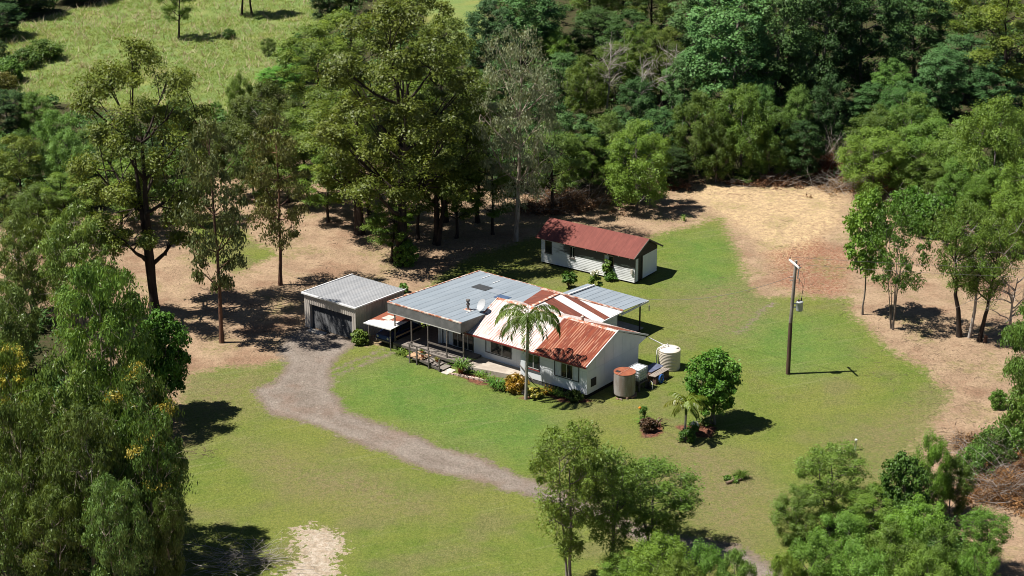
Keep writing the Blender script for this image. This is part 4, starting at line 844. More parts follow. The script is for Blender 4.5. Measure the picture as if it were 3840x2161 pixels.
MB().box(-27.12, -27.08, -2.06, -1.8, 0, 2.2).box(-22.42, -22.38, -2.06, -1.8, 0, 2.2).box(-27.1, -22.4, -2.06, -1.8, 2.2, 2.24).build('door_reveal', M['garage_side'], Gr)
m = MB(); n = 30; wv = []; zf = lambda y: 3.07 - .036 * (y + 2.2)
for y in (-2.2, 4.1):
    for i in range(n): 
        x = -27.86 + i * (6.0 / n)
        wv += [(x, y, zf(y)), (x + .10, y, zf(y)), (x + .125, y, zf(y) + .016), (x + .175, y, zf(y) + .016)]
    wv.append((-21.86, y, zf(y)))
k_ = 4 * n + 1; m.add(wv, [(i, i + 1, i + 1 + k_, i + k_) for i in range(k_ - 1)]); m.build('garage_roof', M['zinc'], Gr)
gt = MB().box(-27.9, -21.82, -2.27, -2.12, 2.98, 3.10).bar((-21.84, -2.25, 3.07), (-21.84, 4.12, 2.85), .10, .12).bar((-27.88, -2.25, 3.07), (-27.88, 4.12, 2.85), .10, .12); gt.build('roof_trim', M['trim_white'], Gr)
MB().box(-27.0, -25.2, -2.75, -2.12, 0, .06).build('threshold', M['pale_conc'], Gr)
Cp = thing('carport', 'low lean-to carport with a rust and white iron roof between garage and verandah', 'carport', HO, RZ)
cm = NT('patched_rust_iron'); cc = cm.coords(); cs = cm.sep(cc); cf = cm.noise(cc, 1.3, 5, .6)
band = cm.ramp(cm.math('ADD', cm.math('ADD', cs[1], cm.math('MULTIPLY', cf, 1.6)), cm.math('MULTIPLY', cs[0], -.55)), 10.6, 11.0)
cm.bsdf(cm.mix(cm.ramp(cf, .3, .7), cm.mix(band, (.74, .73, .72), (.27, .085, .045)), cm.mix(band, (.62, .60, .58), (.21, .065, .038))), .7)
MB().slab([(-20.95, -2.2, 2.02), (-18.25, -1.95, 1.98), (-18.1, 3.6, 2.25), (-20.8, 3.4, 2.3)], .03).build('carport_roof', cm.m, Cp)
MB().slab([(-20.35, -.75, 2.105), (-19.55, -.7, 2.10), (-19.45, .15, 2.14), (-20.25, .1, 2.145)], .004).build('roof_patch', M['pale_conc'], Cp)
MB().bar((-20.97, -2.23, 1.99), (-18.23, -1.98, 1.95), .05, .09).build('carport_edge', M['trim_white'], Cp)
for x, y in ((-20.85, -1.75), (-18.5, -1.75), (-21.2, 1.2), (-18.75, 3.0)): MB().box(x - .04, x + .04, y - .04, y + .04, 0, 1.96 if y < 1 else 2.1).build('carport_post', M['timber'], Cp)
# blue car under it
def make_car():
    c = thing('car', 'dark blue hatchback parked in the shade of the lean-to carport', 'car', hw(-19.75, .75), RZ + math.pi / 2)
    half = [(-2.05, .35), (-2.08, .62), (-1.98, .88), (-1.15, .98), (-.45, 1.42), (.75, 1.45), (1.55, 1.0), (2.0, .9), (2.06, .6), (2.0, .32)]
    vs = []; 
    for x, z in half:
        wd = .80 - (.0 if z < 1.0 else (z - 1.0) * .42) - (.06 if abs(x) > 1.9 else 0)
        vs += [(x, -wd, z), (x, wd, z)]
    n = len(half); fs = [(2 * i, 2 * i + 1, 2 * ((i + 1) % n) + 1, 2 * ((i + 1) % n)) for i in range(n)]
    fs += [tuple(2 * i for i in range(n)), tuple(2 * i + 1 for i in reversed(range(n)))]
    b = MB().add(vs, fs).build('body', M['blue_car'], c); bv = b.modifiers.new('b', 'BEVEL'); bv.width = .06; bv.segments = 3
    MB().add([(-1.12, -.73, 1.0), (-1.12, .73, 1.0), (-.5, .60, 1.40), (-.5, -.60, 1.40)], [(0, 1, 2, 3)]).add([(-1.13, -.74, .99), (-1.13, .74, .99), (-.51, .61, 1.39), (-.51, -.61, 1.39)], [(3, 2, 1, 0)]).build('windscreen', M['glass'], c)
    MB().slab([(.82, -.58, 1.44), (.82, .58, 1.44), (1.5, .72, 1.06), (1.5, -.72, 1.06)], .012).build('rear_window', M['glass'], c)
    for s in (-1, 1): MB().add([(-.95, s * .806, 1.03), (.95, s * .806, 1.03), (.6, s * .66, 1.37), (-.45, s * .66, 1.37)], [(0, 1, 2, 3)]).build('side_window', M['glass'], c)
    for x in (-1.3, 1.3):
        for s in (-1, 1):
            wh = MB().lathe([(.19, -.09), (.30, -.09), (.31, -.05), (.31, .05), (.30, .09), (.19, .09)], n=20); 
            wh.v = [(x + p[0], s * .76 + p[2], .31 + p[1]) for p in wh.v]; wo_ = wh.build('wheel', M['tyre'], c)
            rm = MB().lathe([(0, .07), (.19, .085), (.19, -.085), (0, -.07)], n=16); rm.v = [(x + p[0], s * .76 + p[2], .31 + p[1]) for p in rm.v]; rm.build('rim', M['chrome'], wo_)
    for s in (-1, 1):
        MB().lathe([(0, .03), (.09, .02), (.11, 0)], n=14).build('headlight', M['lamp'], c)
        hl = [o for o in c.children if o.name.startswith('headlight')][-1]; hl.location = (-2.06, s * .55, .72); hl.rotation_euler = (0, -math.pi / 2, 0)
    MB().box(-2.14, -2.02, -.76, .76, .38, .52).build('bumper', M['flue'], c); MB().box(2.0, 2.12, -.76, .76, .38, .54).build('bumper', M['flue'], c)
make_car()

# ------------------------------------------------------------------ old weatherboard shed
SO = hw(-21.48, 22.77); S = thing('weatherboard_shed', 'old white weatherboard shed with peeling paint and a red iron roof', 'shed', SO, RZ + math.radians(3.2))
SLn, SD, b0, wt_ = 9.98, 3.85, .16, 2.62
# shed frame: x 0..SLn along the front, y 0..SD; material coordinates shifted so that wear sits at the right end
def sx(o): return o
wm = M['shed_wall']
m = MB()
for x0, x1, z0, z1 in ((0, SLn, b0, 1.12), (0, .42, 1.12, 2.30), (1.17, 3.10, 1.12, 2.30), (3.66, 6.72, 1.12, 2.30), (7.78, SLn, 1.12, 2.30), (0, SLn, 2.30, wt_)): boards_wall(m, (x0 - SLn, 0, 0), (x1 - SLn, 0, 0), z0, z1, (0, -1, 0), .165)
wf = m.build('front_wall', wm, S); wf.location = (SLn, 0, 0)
m = MB(); boards_wall(m, (0, .1, 0), (0, .62, 0), b0, 2.3, (1, 0, 0), .19); boards_wall(m, (0, 1.26, 0), (0, SD, 0), b0, 2.3, (1, 0, 0), .24); ew = m.build('end_wall', M['wall'], S); ew.location = (SLn, 0, 0)
MB().prism([(0, 2.302), (SD, 2.302), (SD, wt_), (SD / 2, 3.62), (0, wt_)], SLn - .06, SLn + .024, 0).build('gable_end', plain('bare_dark_boards', (.075, .06, .055), (.04, .034, .032), 2, .9, stretch=(1, .3, 9)), S)
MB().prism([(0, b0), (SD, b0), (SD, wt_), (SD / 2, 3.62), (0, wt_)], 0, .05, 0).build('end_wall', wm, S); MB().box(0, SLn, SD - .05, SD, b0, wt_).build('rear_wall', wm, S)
MB().box(.1, SLn - .1, .12, SD - .1, 0, b0).box(.06, SLn - .08, .1, .14, .3, 2.4).build('underfloor_shade', M['dark'], S)  # near-black block and backing sheet stand in for shade below and inside
MB().box(SLn - .07, SLn - .03, .62, 1.26, .2, 2.3).build('door', M['black_trim'], S, 'open doorway in the end wall, its shade painted as a black panel')  # no door leaf: black panel stands in for the shade inside the doorway
MB().box(SLn - .02, SLn + .05, .57, .63, .2, 2.3).box(SLn - .02, SLn + .05, 1.25, 1.31, .2, 2.3).build('door_frame', M['timber'], S)
MB().box(SLn, SLn + .03, 0, .1, b0, wt_).build('corner_board', M['timber'], S)
r0, r1 = -.42, SLn + .32; ez = 2.52; rdg = 3.78
MB().slab([(r0, -.42, ez), (r1 - .16, -.42, ez), (r1, SD / 2, rdg), (r0, SD / 2, rdg)], .03).build('roof', M['maroon'], S)
MB().slab([(r0, SD / 2, rdg - .001), (r1, SD / 2, rdg - .001), (r1, SD + .55, 2.45), (r0, SD + .55, 2.45)], .03).build('roof', M['maroon'], S, 'rear slope of the shed roof')
MB().prism([(SD / 2 - .16, rdg - .09), (SD / 2, rdg + .03), (SD / 2 + .16, rdg - .09), (SD / 2, rdg + .01)], r0, r1, 0).build('ridge_capping', M['maroon'], S)
MB().bar((r1 - .15, -.42, ez - .04), (r1 - .02, SD / 2, rdg - .06), .06, .14).bar((r1 - .02, SD + .55, 2.40), (r1 - .02, SD / 2, rdg - .06), .06, .14).build('barge_board', M['timber'], S)
rf = MB()
for i in range(9): rf.box(.4 + i * 1.15, .46 + i * 1.15, -.40, .0, 2.42, 2.49)
rf.build('rafter_end', M['trim_white'], S)
window(S, .42, 1.17, .02, 1.12, 2.30, 'unglazed window opening, its inner shade drawn as a dark pane', (), (), M['timber'], M['timber'], fw=.05)  # no glass here: the dark pane stands in for shade inside the opening
window(S, 3.10, 3.66, .02, 1.12, 2.30, 'narrow four pane window', (.5,), (), M['timber'], M['timber'], fw=.06)
window(S, 6.72, 7.78, .02, 1.12, 2.25, 'two pane sliding window', (.5,), ((.06, .48),), plain('brown_frame', (.20, .12, .09), (.14, .09, .07), 4), M['timber'], fw=.07)
MB().box(9.62, 9.82, -.14, -.03, .95, 1.4).build('meter_box', M['pale_conc'], S)

# ------------------------------------------------------------------ tanks and clutter beside the gable end
def in_house(name, label, cat, x, y, z=0, rz=0): return thing(name, label, cat, hw(x, y, z), RZ + rz)
t = in_house('brick_plinth', 'low stack of bricks carrying the rusty corrugated tank', 'bricks', 1.82, 2.45)
m = MB()
for i in range(-3, 4):
    for j in range(-5, 6):
        if math.hypot(i * .24, j * .12) < .78: m.box(i * .24, i * .24 + .22, j * .12, j * .12 + .105, 0, .17 + .01 * ((i * 7 + j * 3) % 3))
m.box(.2, .45, -1.0, -.88, 0, .09).box(-.1, .12, -1.05, -.93, 0, .08); m.build('bricks', plain('old_bricks', (.30, .15, .10), (.22, .18, .15), 6, .9), t)
t = in_house('water_tank', 'old corrugated iron water tank with a rust red lid', 'water tank', 1.82, 2.45, .19)
pr = []; nn = 22
for i in range(nn + 1): pr += [(.83 + (.022 if i % 2 else 0), i * 1.78 / nn)]
MB().lathe(pr, n=40).build('tank_wall', M['tank_iron'], t)
MB().lathe([(.86, 1.78), (.86, 1.82), (.82, 1.815), (.0, 1.835)], n=40).build('tank_lid', M['tank_lid'], t); MB().box(-.55, -.2, -.5, -.25, 1.825, 1.86).build('hatch', M['black_trim'], t)
MB().bar((.0, -.83, 1.835), (.0, .83, 1.835), .03, .03).build('lid_seam', M['trim_rust'], t)
t = in_house('tank_stand', 'dark timber stand under the caged plastic tank', 'stand', 1.85, 4.2)
m = MB()
for x in (-.5, .5):
    for y in (-.5, .5): m.box(x - .07, x + .07, y - .07, y + .07, 0, .66)
m.box(-.62, .62, -.62, .62, .66, .74); m.box(-.55, .55, -.03, .03, .2, .32); m.build('frame', M['timber'], t)
t = in_house('caged_tank', 'square cloudy plastic tank in a metal cage', 'water tank', 1.85, 4.2, .745)
MB().box(-.48, .48, -.56, .56, .12, 1.05).build('bottle', M['ibc'], t).modifiers.new('b', 'BEVEL').width = .05
m = MB()
for z in (.14, .36, .58, .8, 1.06):
    for s in (-1, 1): m.bar((s * .53, -.6, z), (s * .53, .6, z), .028); m.bar((-.53, s * .6, z), (.53, s * .6, z), .028)
for i in range(5):
    for s in (-1, 1): m.bar((-.53 + i * .265, s * .6, .1), (-.53 + i * .265, s * .6, 1.07), .028); m.bar((s * .53, -.6 + i * .3, .1), (s * .53, -.6 + i * .3, 1.07), .028)
for y in (-.2, .2): m.bar((-.53, y, 1.075), (.53, y, 1.075), .028)
m.build('cage', M['cage'], t)
m = MB().box(-.53, .53, -.6, -.5, 0, .09).box(-.53, .53, -.05, .05, 0, .09).box(-.53, .53, .5, .6, 0, .09); m.build('pallet', M['timber'], t)
t = in_house('water_pump', 'dark pump and pipes on the ground beside the caged tank', 'pump', 2.55, 4.75)
MB().box(-.3, .3, -.2, .2, 0, .06).lathe([(0, 0), (.14, 0), (.14, .4), (.1, .46), (0, .47)], (.05, .0, .06), 14).build('motor', M['black_trim'], t); MB().tube([(.1, 0, .5), (.25, -.1, .7), (.4, -.1, .6), (.42, -.12, .02)], .025, 6).build('pipe', M['pvc'], t)
t = in_house('timber_bench', 'rough bench of bricks and boards between the tanks', 'bench', 2.05, 6.5)
MB().box(-.55, -.15, -.9, .8, 0, .62).box(.25, .6, .3, .95, 0, .62).box(.3, .62, -.9, -.55, 0, .6).build('brick_leg', plain('dark_old_bricks', (.14, .075, .055), (.06, .045, .04), 6, .9), t)
m = MB()
for i in range(4): m.bar((.05 + i * .16, -1.0, .66 + .012 * i), (.0 + i * .17, 1.1, .66 + .01 * i), .13, .04)
m.build('board', plain('silvery_boards', (.33, .28, .235), (.20, .17, .15), 2, .9, stretch=(9, .6, 2)), t)
t = in_house('metal_sheet', 'sheet of blue grey metal lying on the bench', 'sheet', 1.5, 6.9, .66)
MB().slab([(-.6, -.7, .06), (.35, -.8, .03), (.4, .9, .04), (-.55, .95, .09)], .012).build('sheet', M['bluetarp'], t)
t = in_house('hose', 'coil of bright blue hose hanging on the bench front', 'hose', 2.78, 6.1)
m = MB()
for j in range(6):
    r = .30 + .012 * (j % 3); m.tube([(.04 * (j % 3), .03 * j - .08 + r * .75 * math.sin(a * .3927), .42 + r * 1.1 * math.cos(a * .3927)) for a in range(17)], .017, 6, False)
m.build('coil', M['blue_hose'], t); MB().box(-.06, -.02, -.08, .08, .3, .74).build('hanger', M['timber'], t)
t = in_house('water_tank', 'cream plastic rainwater tank with ribbed sides', 'water tank', 1.55, 9.15)
pr = [(.86, 0)]; 
for i in range(11): z = .12 + i * .125; pr += [(.885, z), (.885, z + .05), (.862, z + .085), (.862, z + .12)]
pr += [(.885, 1.55), (.885, 1.62)]
MB().lathe(pr, n=44).build('tank_wall', M['tank'], t); MB().lathe([(.885, 1.62), (.86, 1.66), (.5, 1.76), (.22, 1.80), (0, 1.80)], n=44).build('tank_top', M['tank_top'], t)
MB().lathe([(.2, 1.7), (.2, 1.80), (.17, 1.83), (0, 1.83)], (.42, .25, .0), 18).build('hatch', M['tank_top'], t)
m = MB().tube([(-1.35, -1.05, 2.62), (-.45, -.28, 1.98), (-.25, -.18, 1.95)], .045, 8).tube([(-.62, -.75, 1.75), (-.15, -.05, 2.02), (-.1, .0, 1.85)], .055, 8).tube([(-.62, -.75, 1.75), (-.66, -.82, 1.6), (-.66, -.82, .02)], .045, 8); m.build('inlet_pipe', M['pvc'], t)

# ------------------------------------------------------------------ power pole and lines
pg = at(1982, 941); t = thing('power_pole', 'tall timber power pole with crossarm and transformer on the lawn', 'power pole', pg)
MB().tube([(0, 0, 4.4), (.09, .0, 7), (.17, 0, 9.6)], [.15, .135, .12], 14).build('pole', M['pole'], t); MB().tube([(0, 0, 0), (0, 0, 4.398)], [.18, .152], 14).build('pole', M['pole_low'], t, 'darker lower part of the pole')
ar = Vector((.26, -.97, 0)); tp = Vector((.05, -.16, 9.36))
MB().bar(tp - ar * 1.05, tp + ar * .95, .11, .13).build('crossarm', plain('pale_crossarm', (.74, .73, .70), None, 3), t)
for s in (-.95, .85):
    MB().lathe([(.02, 0), (.02, .05), (.06, .06), (.045, .1), (.06, .12), (.04, .17), (0, .18)], tuple(tp + ar * s + Vector((0, 0, .065))), 10).build('insulator', M['insul'], t)
MB().bar((.17, 0, 8.9), (.62, .1, 8.98), .05).bar((.17, 0, 8.2), (-.22, -.05, 8.25), .05).bar((.1, 0, 7.95), (-.25, .02, 7.95), .05).build('bracket', M['steel'], t)
MB().bar((.42, -.02, 8.85), (.38, -.02, 8.1), .11, .07).build('fuse_switch', M['trim_white'], t); MB().bar((.5, .0, 8.1), (.5, 0, 7.6), .06).build('arrester', M['trans'], t)
MB().lathe([(0, 5.42), (.26, 5.42), (.28, 5.5), (.28, 6.1), (.30, 6.12), (.30, 6.18), (.2, 6.24), (0, 6.26)], (.62, -.05, 0), 20).build('transformer', M['trans'], t)
MB().bar((.1, 0, 5.7), (.4, -.03, 5.7), .08).bar((.1, 0, 6.0), (.4, -.03, 6.0), .08).build('transformer_bracket', M['steel'], t)
for dx, dy in ((-.1, -.1), (.14, .05)): MB().lathe([(.05, 0), (.07, .06), (.05, .1), (.07, .16), (.03, .26), (0, .27)], (.62 + dx, -.05 + dy, 6.2), 10).build('bushing', M['insul'], t)
MB().tube([(.45, 0, 8.1), (.75, .02, 7.7), (.85, .0, 7.1), (.72, -.1, 6.5)], .015, 5).tube([(.2, 0, 8.9), (.7, .05, 8.6), (.95, 0, 7.9), (.8, 0, 7.0), (.76, 0, 6.5)], .013, 5).tube([(.15, 0, 7.4), (.5, -.05, 7.3), (.56, -.1, 6.5)], .013, 5).build('jumper_wire', M['wire'], t)
def cable(name, label, a, b, sag, r=.014):
    a, b = Vector(a), Vector(b); m = MB(); m.tube([a.lerp(b, i / 16) - Vector((0, 0, 4 * sag * (i / 16) * (1 - i / 16))) for i in range(17)], r, 5, False); return tag(m.build(name, M['wire'], None), label, 'cable')
P0 = pg + Vector((-.22, -.05, 8.25)); cable('overhead_cable', 'thin service cable from the power pole towards the house awning', P0, hw(-4.7, 15.2, 2.62), .7, .016)
cable('overhead_cable', 'power line leaving the pole top to the right, nearer of two', pg + tp + ar * .85 + Vector((0, 0, .25)), pg + Vector((75, 2, 9.0)), 1.6, .011)
cable('overhead_cable', 'power line leaving the pole top to the right, farther of two', pg + tp - ar * .95 + Vector((0, 0, .25)), pg + Vector((75, 5, 9.0)), 1.6, .011)
wg = at(2152, 1133); t = thing('bollard', 'white capped pipe standing alone on the lawn', 'post', wg); MB().lathe([(.075, 0), (.075, .72), (.10, .72), (.10, .86), (.08, .89), (0, .89)], n=18).build('pipe', M['white_post'], t)

# ------------------------------------------------------------------ palms
def frond(r, L, arch, az, droop=.55):
    """one feather frond from the origin; returns rachis curve and leaflet faces"""
    n = 15; t = np.linspace(0, 1, n); el = arch - (arch + droop * 1.25) * t ** 1.05
    st = L / (n - 1); x = np.concatenate([[0], np.cumsum(np.cos(el[:-1]) * st)]); z = np.concatenate([[0], np.cumsum(np.sin(el[:-1]) * st)])
    d = np.array([math.cos(az), math.sin(az), 0]); P = x[:, None] * d + z[:, None] * np.array([0, 0, 1]); P += r.normal(size=3) * .05 * t[:, None] ** 2
    side = np.array([-d[1], d[0], 0]); V = []; ts = np.linspace(.16, .99, 46)
    for q in ts:
        p = np.array([np.interp(q, t, P[:, k]) for k in range(3)]); tan = unit(np.array([np.interp(min(q + .05, 1), t, P[:, k]) for k in range(3)]) - np.array([np.interp(q - .05, t, P[:, k]) for k in range(3)]))
        ll = L * .25 * math.sin(min(1, (q + .08) * 1.05) * math.pi * .86) ** .6 * r.uniform(.85, 1.1)
        for s in (-1, 1):
            dirv = unit(side * s * .78 + tan * .55 + np.array([0, 0, -.42 - .35 * r.random()])); wv = unit(np.cross(dirv, np.array([0, 0, 1.0]) + r.normal(size=3) * .3)) * .036
            m = p + dirv * ll * .5 + np.array([0, 0, .02]); e = p + dirv * ll + np.array([0, 0, -.13 * ll - .05])
            V += [p, m + wv, e, m - wv]
    return P, np.array(V)
def palm(x, yb, ztop, lean, nf, L, label, tr, col, seed, dead=2):
    r = np.random.default_rng(seed); g = at(x, yb); t = thing('palm_tree', label, 'palm', g)
    T = Tubes(); zz = np.linspace(0, ztop, 22); pts = np.stack([lean[0] * (zz / ztop) ** 1.3, lean[1] * (zz / ztop) ** 1.3, zz], 1)
    rad = tr * (1.0 + .35 * np.exp(-zz * 3) + .04 * (np.arange(22) % 2)); T.add(pts, rad, 12)
    link('trunk', T.mesh('trunk', bark_mat('palm_bark_%d' % seed, (.33, .30, .27), (.22, .195, .17), 4)), t)
    T = Tubes(); T.add(np.array([pts[-1], pts[-1] + [0, 0, .3], pts[-1] + [0, 0, .75]]), np.array([tr * 1.15, tr * 1.35, tr * .6]), 10); link('crownshaft', T.mesh('crownshaft', LM['P']), t)
    top = pts[-1] + np.array([0, 0, .65])
    for i in range(nf):
        az = i * 2.39996 + r.uniform(-.2, .2); u = i / nf; arch = 1.4 - .85 * u + r.uniform(-.1, .1); dp = (.95 + .45 * u) * (1 if L > 3 else .7)
        P, V = frond(r, L * r.uniform(.88, 1.08), arch, az, dp); n = len(V) // 4
        T = Tubes(); T.add(P + top, np.linspace(.03, .008, len(P)), 4)
        V2 = np.concatenate([V + top] + [v for v in T.V]); F2 = np.concatenate([np.arange(4 * n).reshape(-1, 4)] + [f + 4 * n for f in T.F])
        ti = np.concatenate([np.clip(r.random(n) * .35 + (.75 if (i % 5 == 4 or u > .86) else .2), 0, 1), np.full(len(F2) - n, .8)])
        o = link('frond', np_mesh('frond', V2, F2, LM['P'], ti), t); o.color = (*col, 1)
    if dead:
        T = Tubes(); T.add(np.array([top, top + [.02, 0, 1.5]]), np.array([.03, .008]), 5); link('spear_leaf', T.mesh('spear', LM['P']), t)
palm(1323, 1004, 5.7, (.15, .25), 16, 3.5, 'tall palm with a bare grey trunk in front of the house', .115, (.8, .95, .8), 5)
palm(1722, 1108, 2.05, (.05, .1), 12, 2.0, 'short yellowish palm beside the dark green lawn tree', .085, (1.35, 1.3, .9), 9, 0)

# ------------------------------------------------------------------ garden plants
def strap_plant(name, label, g, n, L, col, mat='K', wd=.05, up=.9, group=None, seed=1, tint=None):
    """rosette of strap leaves"""
    r = np.random.default_rng(seed); V = []; F = []; ti = []
    for i in range(n):
        a = r.uniform(0, 6.28); el = up * r.uniform(.55, 1.25); l = L * r.uniform(.6, 1.15); b = r.normal(size=3) * np.array([.12, .12, 0]) * L
        d = np.array([math.cos(a), math.sin(a), 0]); s = np.array([-d[1], d[0], 0]) * wd / 2 * r.uniform(.7, 1.2)
        p = [b, b + d * l * .35 * math.cos(el) + [0, 0, l * .42 * math.sin(el) + .02], b + d * l * .72 * math.cos(el * .8) + [0, 0, l * .62 * math.sin(el)], b + d * l * math.cos(el * .5) + [0, 0, l * .5 * math.sin(el)]]
        k = len(V); V += [p[0] - s * .6, p[0] + s * .6, p[1] - s, p[1] + s, p[2] - s * .9, p[2] + s * .9, p[3] - s * .15, p[3] + s * .15]
        F += [(k, k + 1, k + 3, k + 2), (k + 2, k + 3, k + 5, k + 4), (k + 4, k + 5, k + 7, k + 6)]; q = r.random(); ti += [q] * 3
    o = link(name, np_mesh(name, np.array(V), np.array(F), LM[mat], ti)); o.location = g; o.color = (*col, 1)
    return tag(o, label, 'plant', group)
def cluster_plant(name, label, g, n, R, Hh, L, Wd, col, mat, seed, group=None, cat='shrub', dens=70):
    r = np.random.default_rng(seed); cen = in_envelope(r, n, 'dome', Hh * .9, R * .85, .1 * Hh)
    l = leaf_cloud(r, cen, np.full(n, R * .32), dens, L, Wd, .8, 0, .6, .6)
    t = thing(name, label, cat, g, 0, group); o = link('foliage', np_mesh('foliage', l[0], l[1], LM[mat], l[2]), t); o.color = (*col, 1)
    T = Tubes()
    for q in cen[::max(1, n // 8)]: T.add(curve((0, 0, 0), q, 5, r), np.linspace(.03, .01, 5), 4)
    link('stem', T.mesh('stem', BK['brown']), t); return t
A_ = lambda x, y: at(x, y)
strap_plant('lily_clump', 'strappy green clump at the deck corner, left of two', A_(1006, 890), 46, .8, (1.2, 1.2, .8), seed=3)
strap_plant('lily_clump', 'strappy green clump at the deck corner, right of two', A_(1020, 896), 40, .75, (1.25, 1.2, .8), seed=4)
strap_plant('lily_clump', 'small green clump in the bed at the concrete slab, leftmost', A_(1180, 938), 36, .6, (1.1, 1.2, .7), seed=5)
strap_plant('lily_clump', 'green clump in the bed beside the leftmost small one', A_(1206, 947), 46, .75, (1.0, 1.15, .7), seed=6)
strap_plant('lily_clump', 'tall grassy clump in the middle of the slab bed', A_(1229, 960), 60, 1.0, (1.1, 1.2, .7), seed=7)
strap_plant('lily_clump', 'large dark strappy clump in front of the slab', A_(1252, 974), 110, 1.15, (.75, 1.0, .7), seed=8, wd=.07)
strap_plant('lily_clump', 'large strappy clump touching the yellow croton', A_(1270, 980), 90, 1.05, (.8, 1.0, .7), seed=9, wd=.07)
cluster_plant('croton', 'yellow and orange leaved croton bush by the entry step', A_(1298, 985), 34, .95, 1.35, .30, .11, (1, 1, 1), 'O', 10)
cluster_plant('shrub', 'variegated low shrub at the right of the palm foot', A_(1345, 1001), 24, .6, .8, .20, .10, (.8, 1.15, 1.4), 'O', 11)
strap_plant('bromeliad', 'orange tinged bromeliad against the front wall', A_(1372, 990), 60, .9, (1.0, .9, .6), 'O', .08, seed=12)
strap_plant('lily_clump', 'green clump under the bedroom window, left', A_(1392, 992), 70, .9, (1.1, 1.1, .6), seed=13)
strap_plant('lily_clump', 'green clump under the bedroom window, middle', A_(1415, 998), 60, .85, (.9, 1.0, .6), seed=14)
cluster_plant('shrub', 'dull brownish shrub under the bedroom window, right', A_(1447, 1008), 24, .7, .8, .18, .09, (.6, .6, .4), 'K', 15)
cluster_plant('shrub', 'bushy green shrub at the garage corner', A_(905, 864), 40, .75, 1.15, .24, .16, (1.25, 1.35, .9), 'K', 16)
cluster_plant('shrub', 'small flowering bush at the carport post', A_(918, 867), 18, .4, .8, .18, .1, (1.3, 1.2, .9), 'K', 17)
cluster_plant('shrub', 'little green shrub behind the garage corner', A_(1015, 735), 18, .5, .8, .2, .1, (.9, 1.1, .7), 'K', 18)
t = cluster_plant('rose_bush', 'leggy rose against the weatherboard shed wall', A_(1528, 702), 20, .5, 2.1, .22, .12, (1.15, 1.25, .9), 'K', 19)
cluster_plant('shrub', 'rounded green shrub at the foot of the shed rose', A_(1536, 706), 26, .65, .85, .18, .09, (.7, .9, .6), 'K', 20)
t = cluster_plant('frangipani', 'white flowering frangipani behind the awning', A_(1497, 742), 18, .6, 2.2, .24, .1, (1.1, 1.2, .9), 'K', 21)
cl = leaf_cloud(np.random.default_rng(2), np.array([[0, 0, 2.15], [.25, .1, 2.1], [-.2, .1, 2.05]]), np.full(3, .25), 40, .16, .12); link('blossom', np_mesh('blossom', cl[0], cl[1], LM['W'], cl[2]), t)
t = cluster_plant('frangipani', 'dark shrub with one white flower behind the flat roof', A_(1430, 725), 18, .7, 1.7, .24, .12, (.6, .8, .5), 'K', 22)
cluster_plant('cordyline', 'maroon leaved garden clump in the mulched bed', A_(1632, 1084), 26, .7, 1.0, .26, .10, (1, 1, 1), 'Q', 23)
strap_plant('canna', 'green canna clump in the mulched bed', A_(1626, 1076), 40, 1.1, (.8, 1.0, .6), seed=24, wd=.09, up=1.25)
t = thing('canna', 'tall stem with an orange flower in the mulched bed', 'flower', A_(1609, 1066)); T = Tubes(); T.add(np.array([[0, 0, 0], [.02, 0, .7], [0, 0, 1.25]]), np.array([.025, .02, .012]), 5); link('stem', T.mesh('stem', BK['brown']), t)
MB().lathe([(0, 1.2), (.11, 1.25), (.12, 1.33), (0, 1.42)], n=8).build('flower', M['orange'], t)
strap_plant('canna', 'dark leaved canna at the right of the mulched bed', A_(1655, 1072), 24, .9, (1, 1, 1), 'Q', seed=25, wd=.09, up=1.3)
cluster_plant('fern_bush', 'feathery tuft behind the mulched bed', A_(1622, 1060), 16, .45, 1.3, .22, .04, (.8, 1.0, .7), 'K', 26)
t = cluster_plant('flowering_shrub', 'white flowered shrub at the foot of the short palm', A_(1742, 1092), 22, .6, .9, .2, .1, (1.0, 1.1, .7), 'K', 27)
cl = leaf_cloud(np.random.default_rng(3), np.array([[0, 0, .85], [.2, .15, .8], [.35, .0, .8]]), np.full(3, .2), 34, .13, .11); link('blossom', np_mesh('blossom', cl[0], cl[1], LM['W'], cl[2]), t)
cluster_plant('shrub', 'dark shrub around the short palm trunk', A_(1728, 1112), 26, .7, .95, .2, .07, (.6, .85, .5), 'K', 28)
strap_plant('agave', 'spiky grey leaved plant under the dark green lawn tree', A_(1770, 1070), 40, 1.1, (.9, 1.0, 1.0), seed=29, wd=.08, up=1.0)
strap_plant('grass_tussock', 'lone grass tussock on the lawn at the right', A_(1866, 1203), 160, .85, (.8, .95, .5), seed=30, wd=.03, up=1.3)
strap_plant('weed', 'thin weed stalk at the lawn edge above the shed', A_(1722, 556), 18, .9, (1.1, 1.2, .8), seed=31, wd=.06, up=1.3)
# potted plants
def pot(label, g, s, L, n, col, seed):
    t = thing('plant_pot', label, 'plant pot', g); MB().lathe([(0, 0), (.16 * s, 0), (.23 * s, .36 * s), (.25 * s, .36 * s), (.25 * s, .42 * s), (.21 * s, .42 * s), (.2 * s, .37 * s), (0, .36 * s)], n=20).build('pot', M['terracotta'], t)
    strap_plant('potted_plant', label.replace('terracotta pot', 'green plant growing in the pot').replace('clay pot', 'small plant in the clay pot'), g + Vector((0, 0, .36 * s)), n, L, col, seed=seed, wd=.06, up=1.0)
pot('terracotta pot at the bottom of the stairs', hw(-10.95, -1.95), 1.15, 1.25, 90, (.95, 1.1, .8), 40)
pot('clay pot on the stair landing, left', hw(-15.3, -1.6, .495), .55, .35, 22, (1.1, .9, .7), 41)
pot('clay pot on the stair landing, right', hw(-14.75, -2.15, .495), .6, .3, 22, (.7, .75, .7), 42)
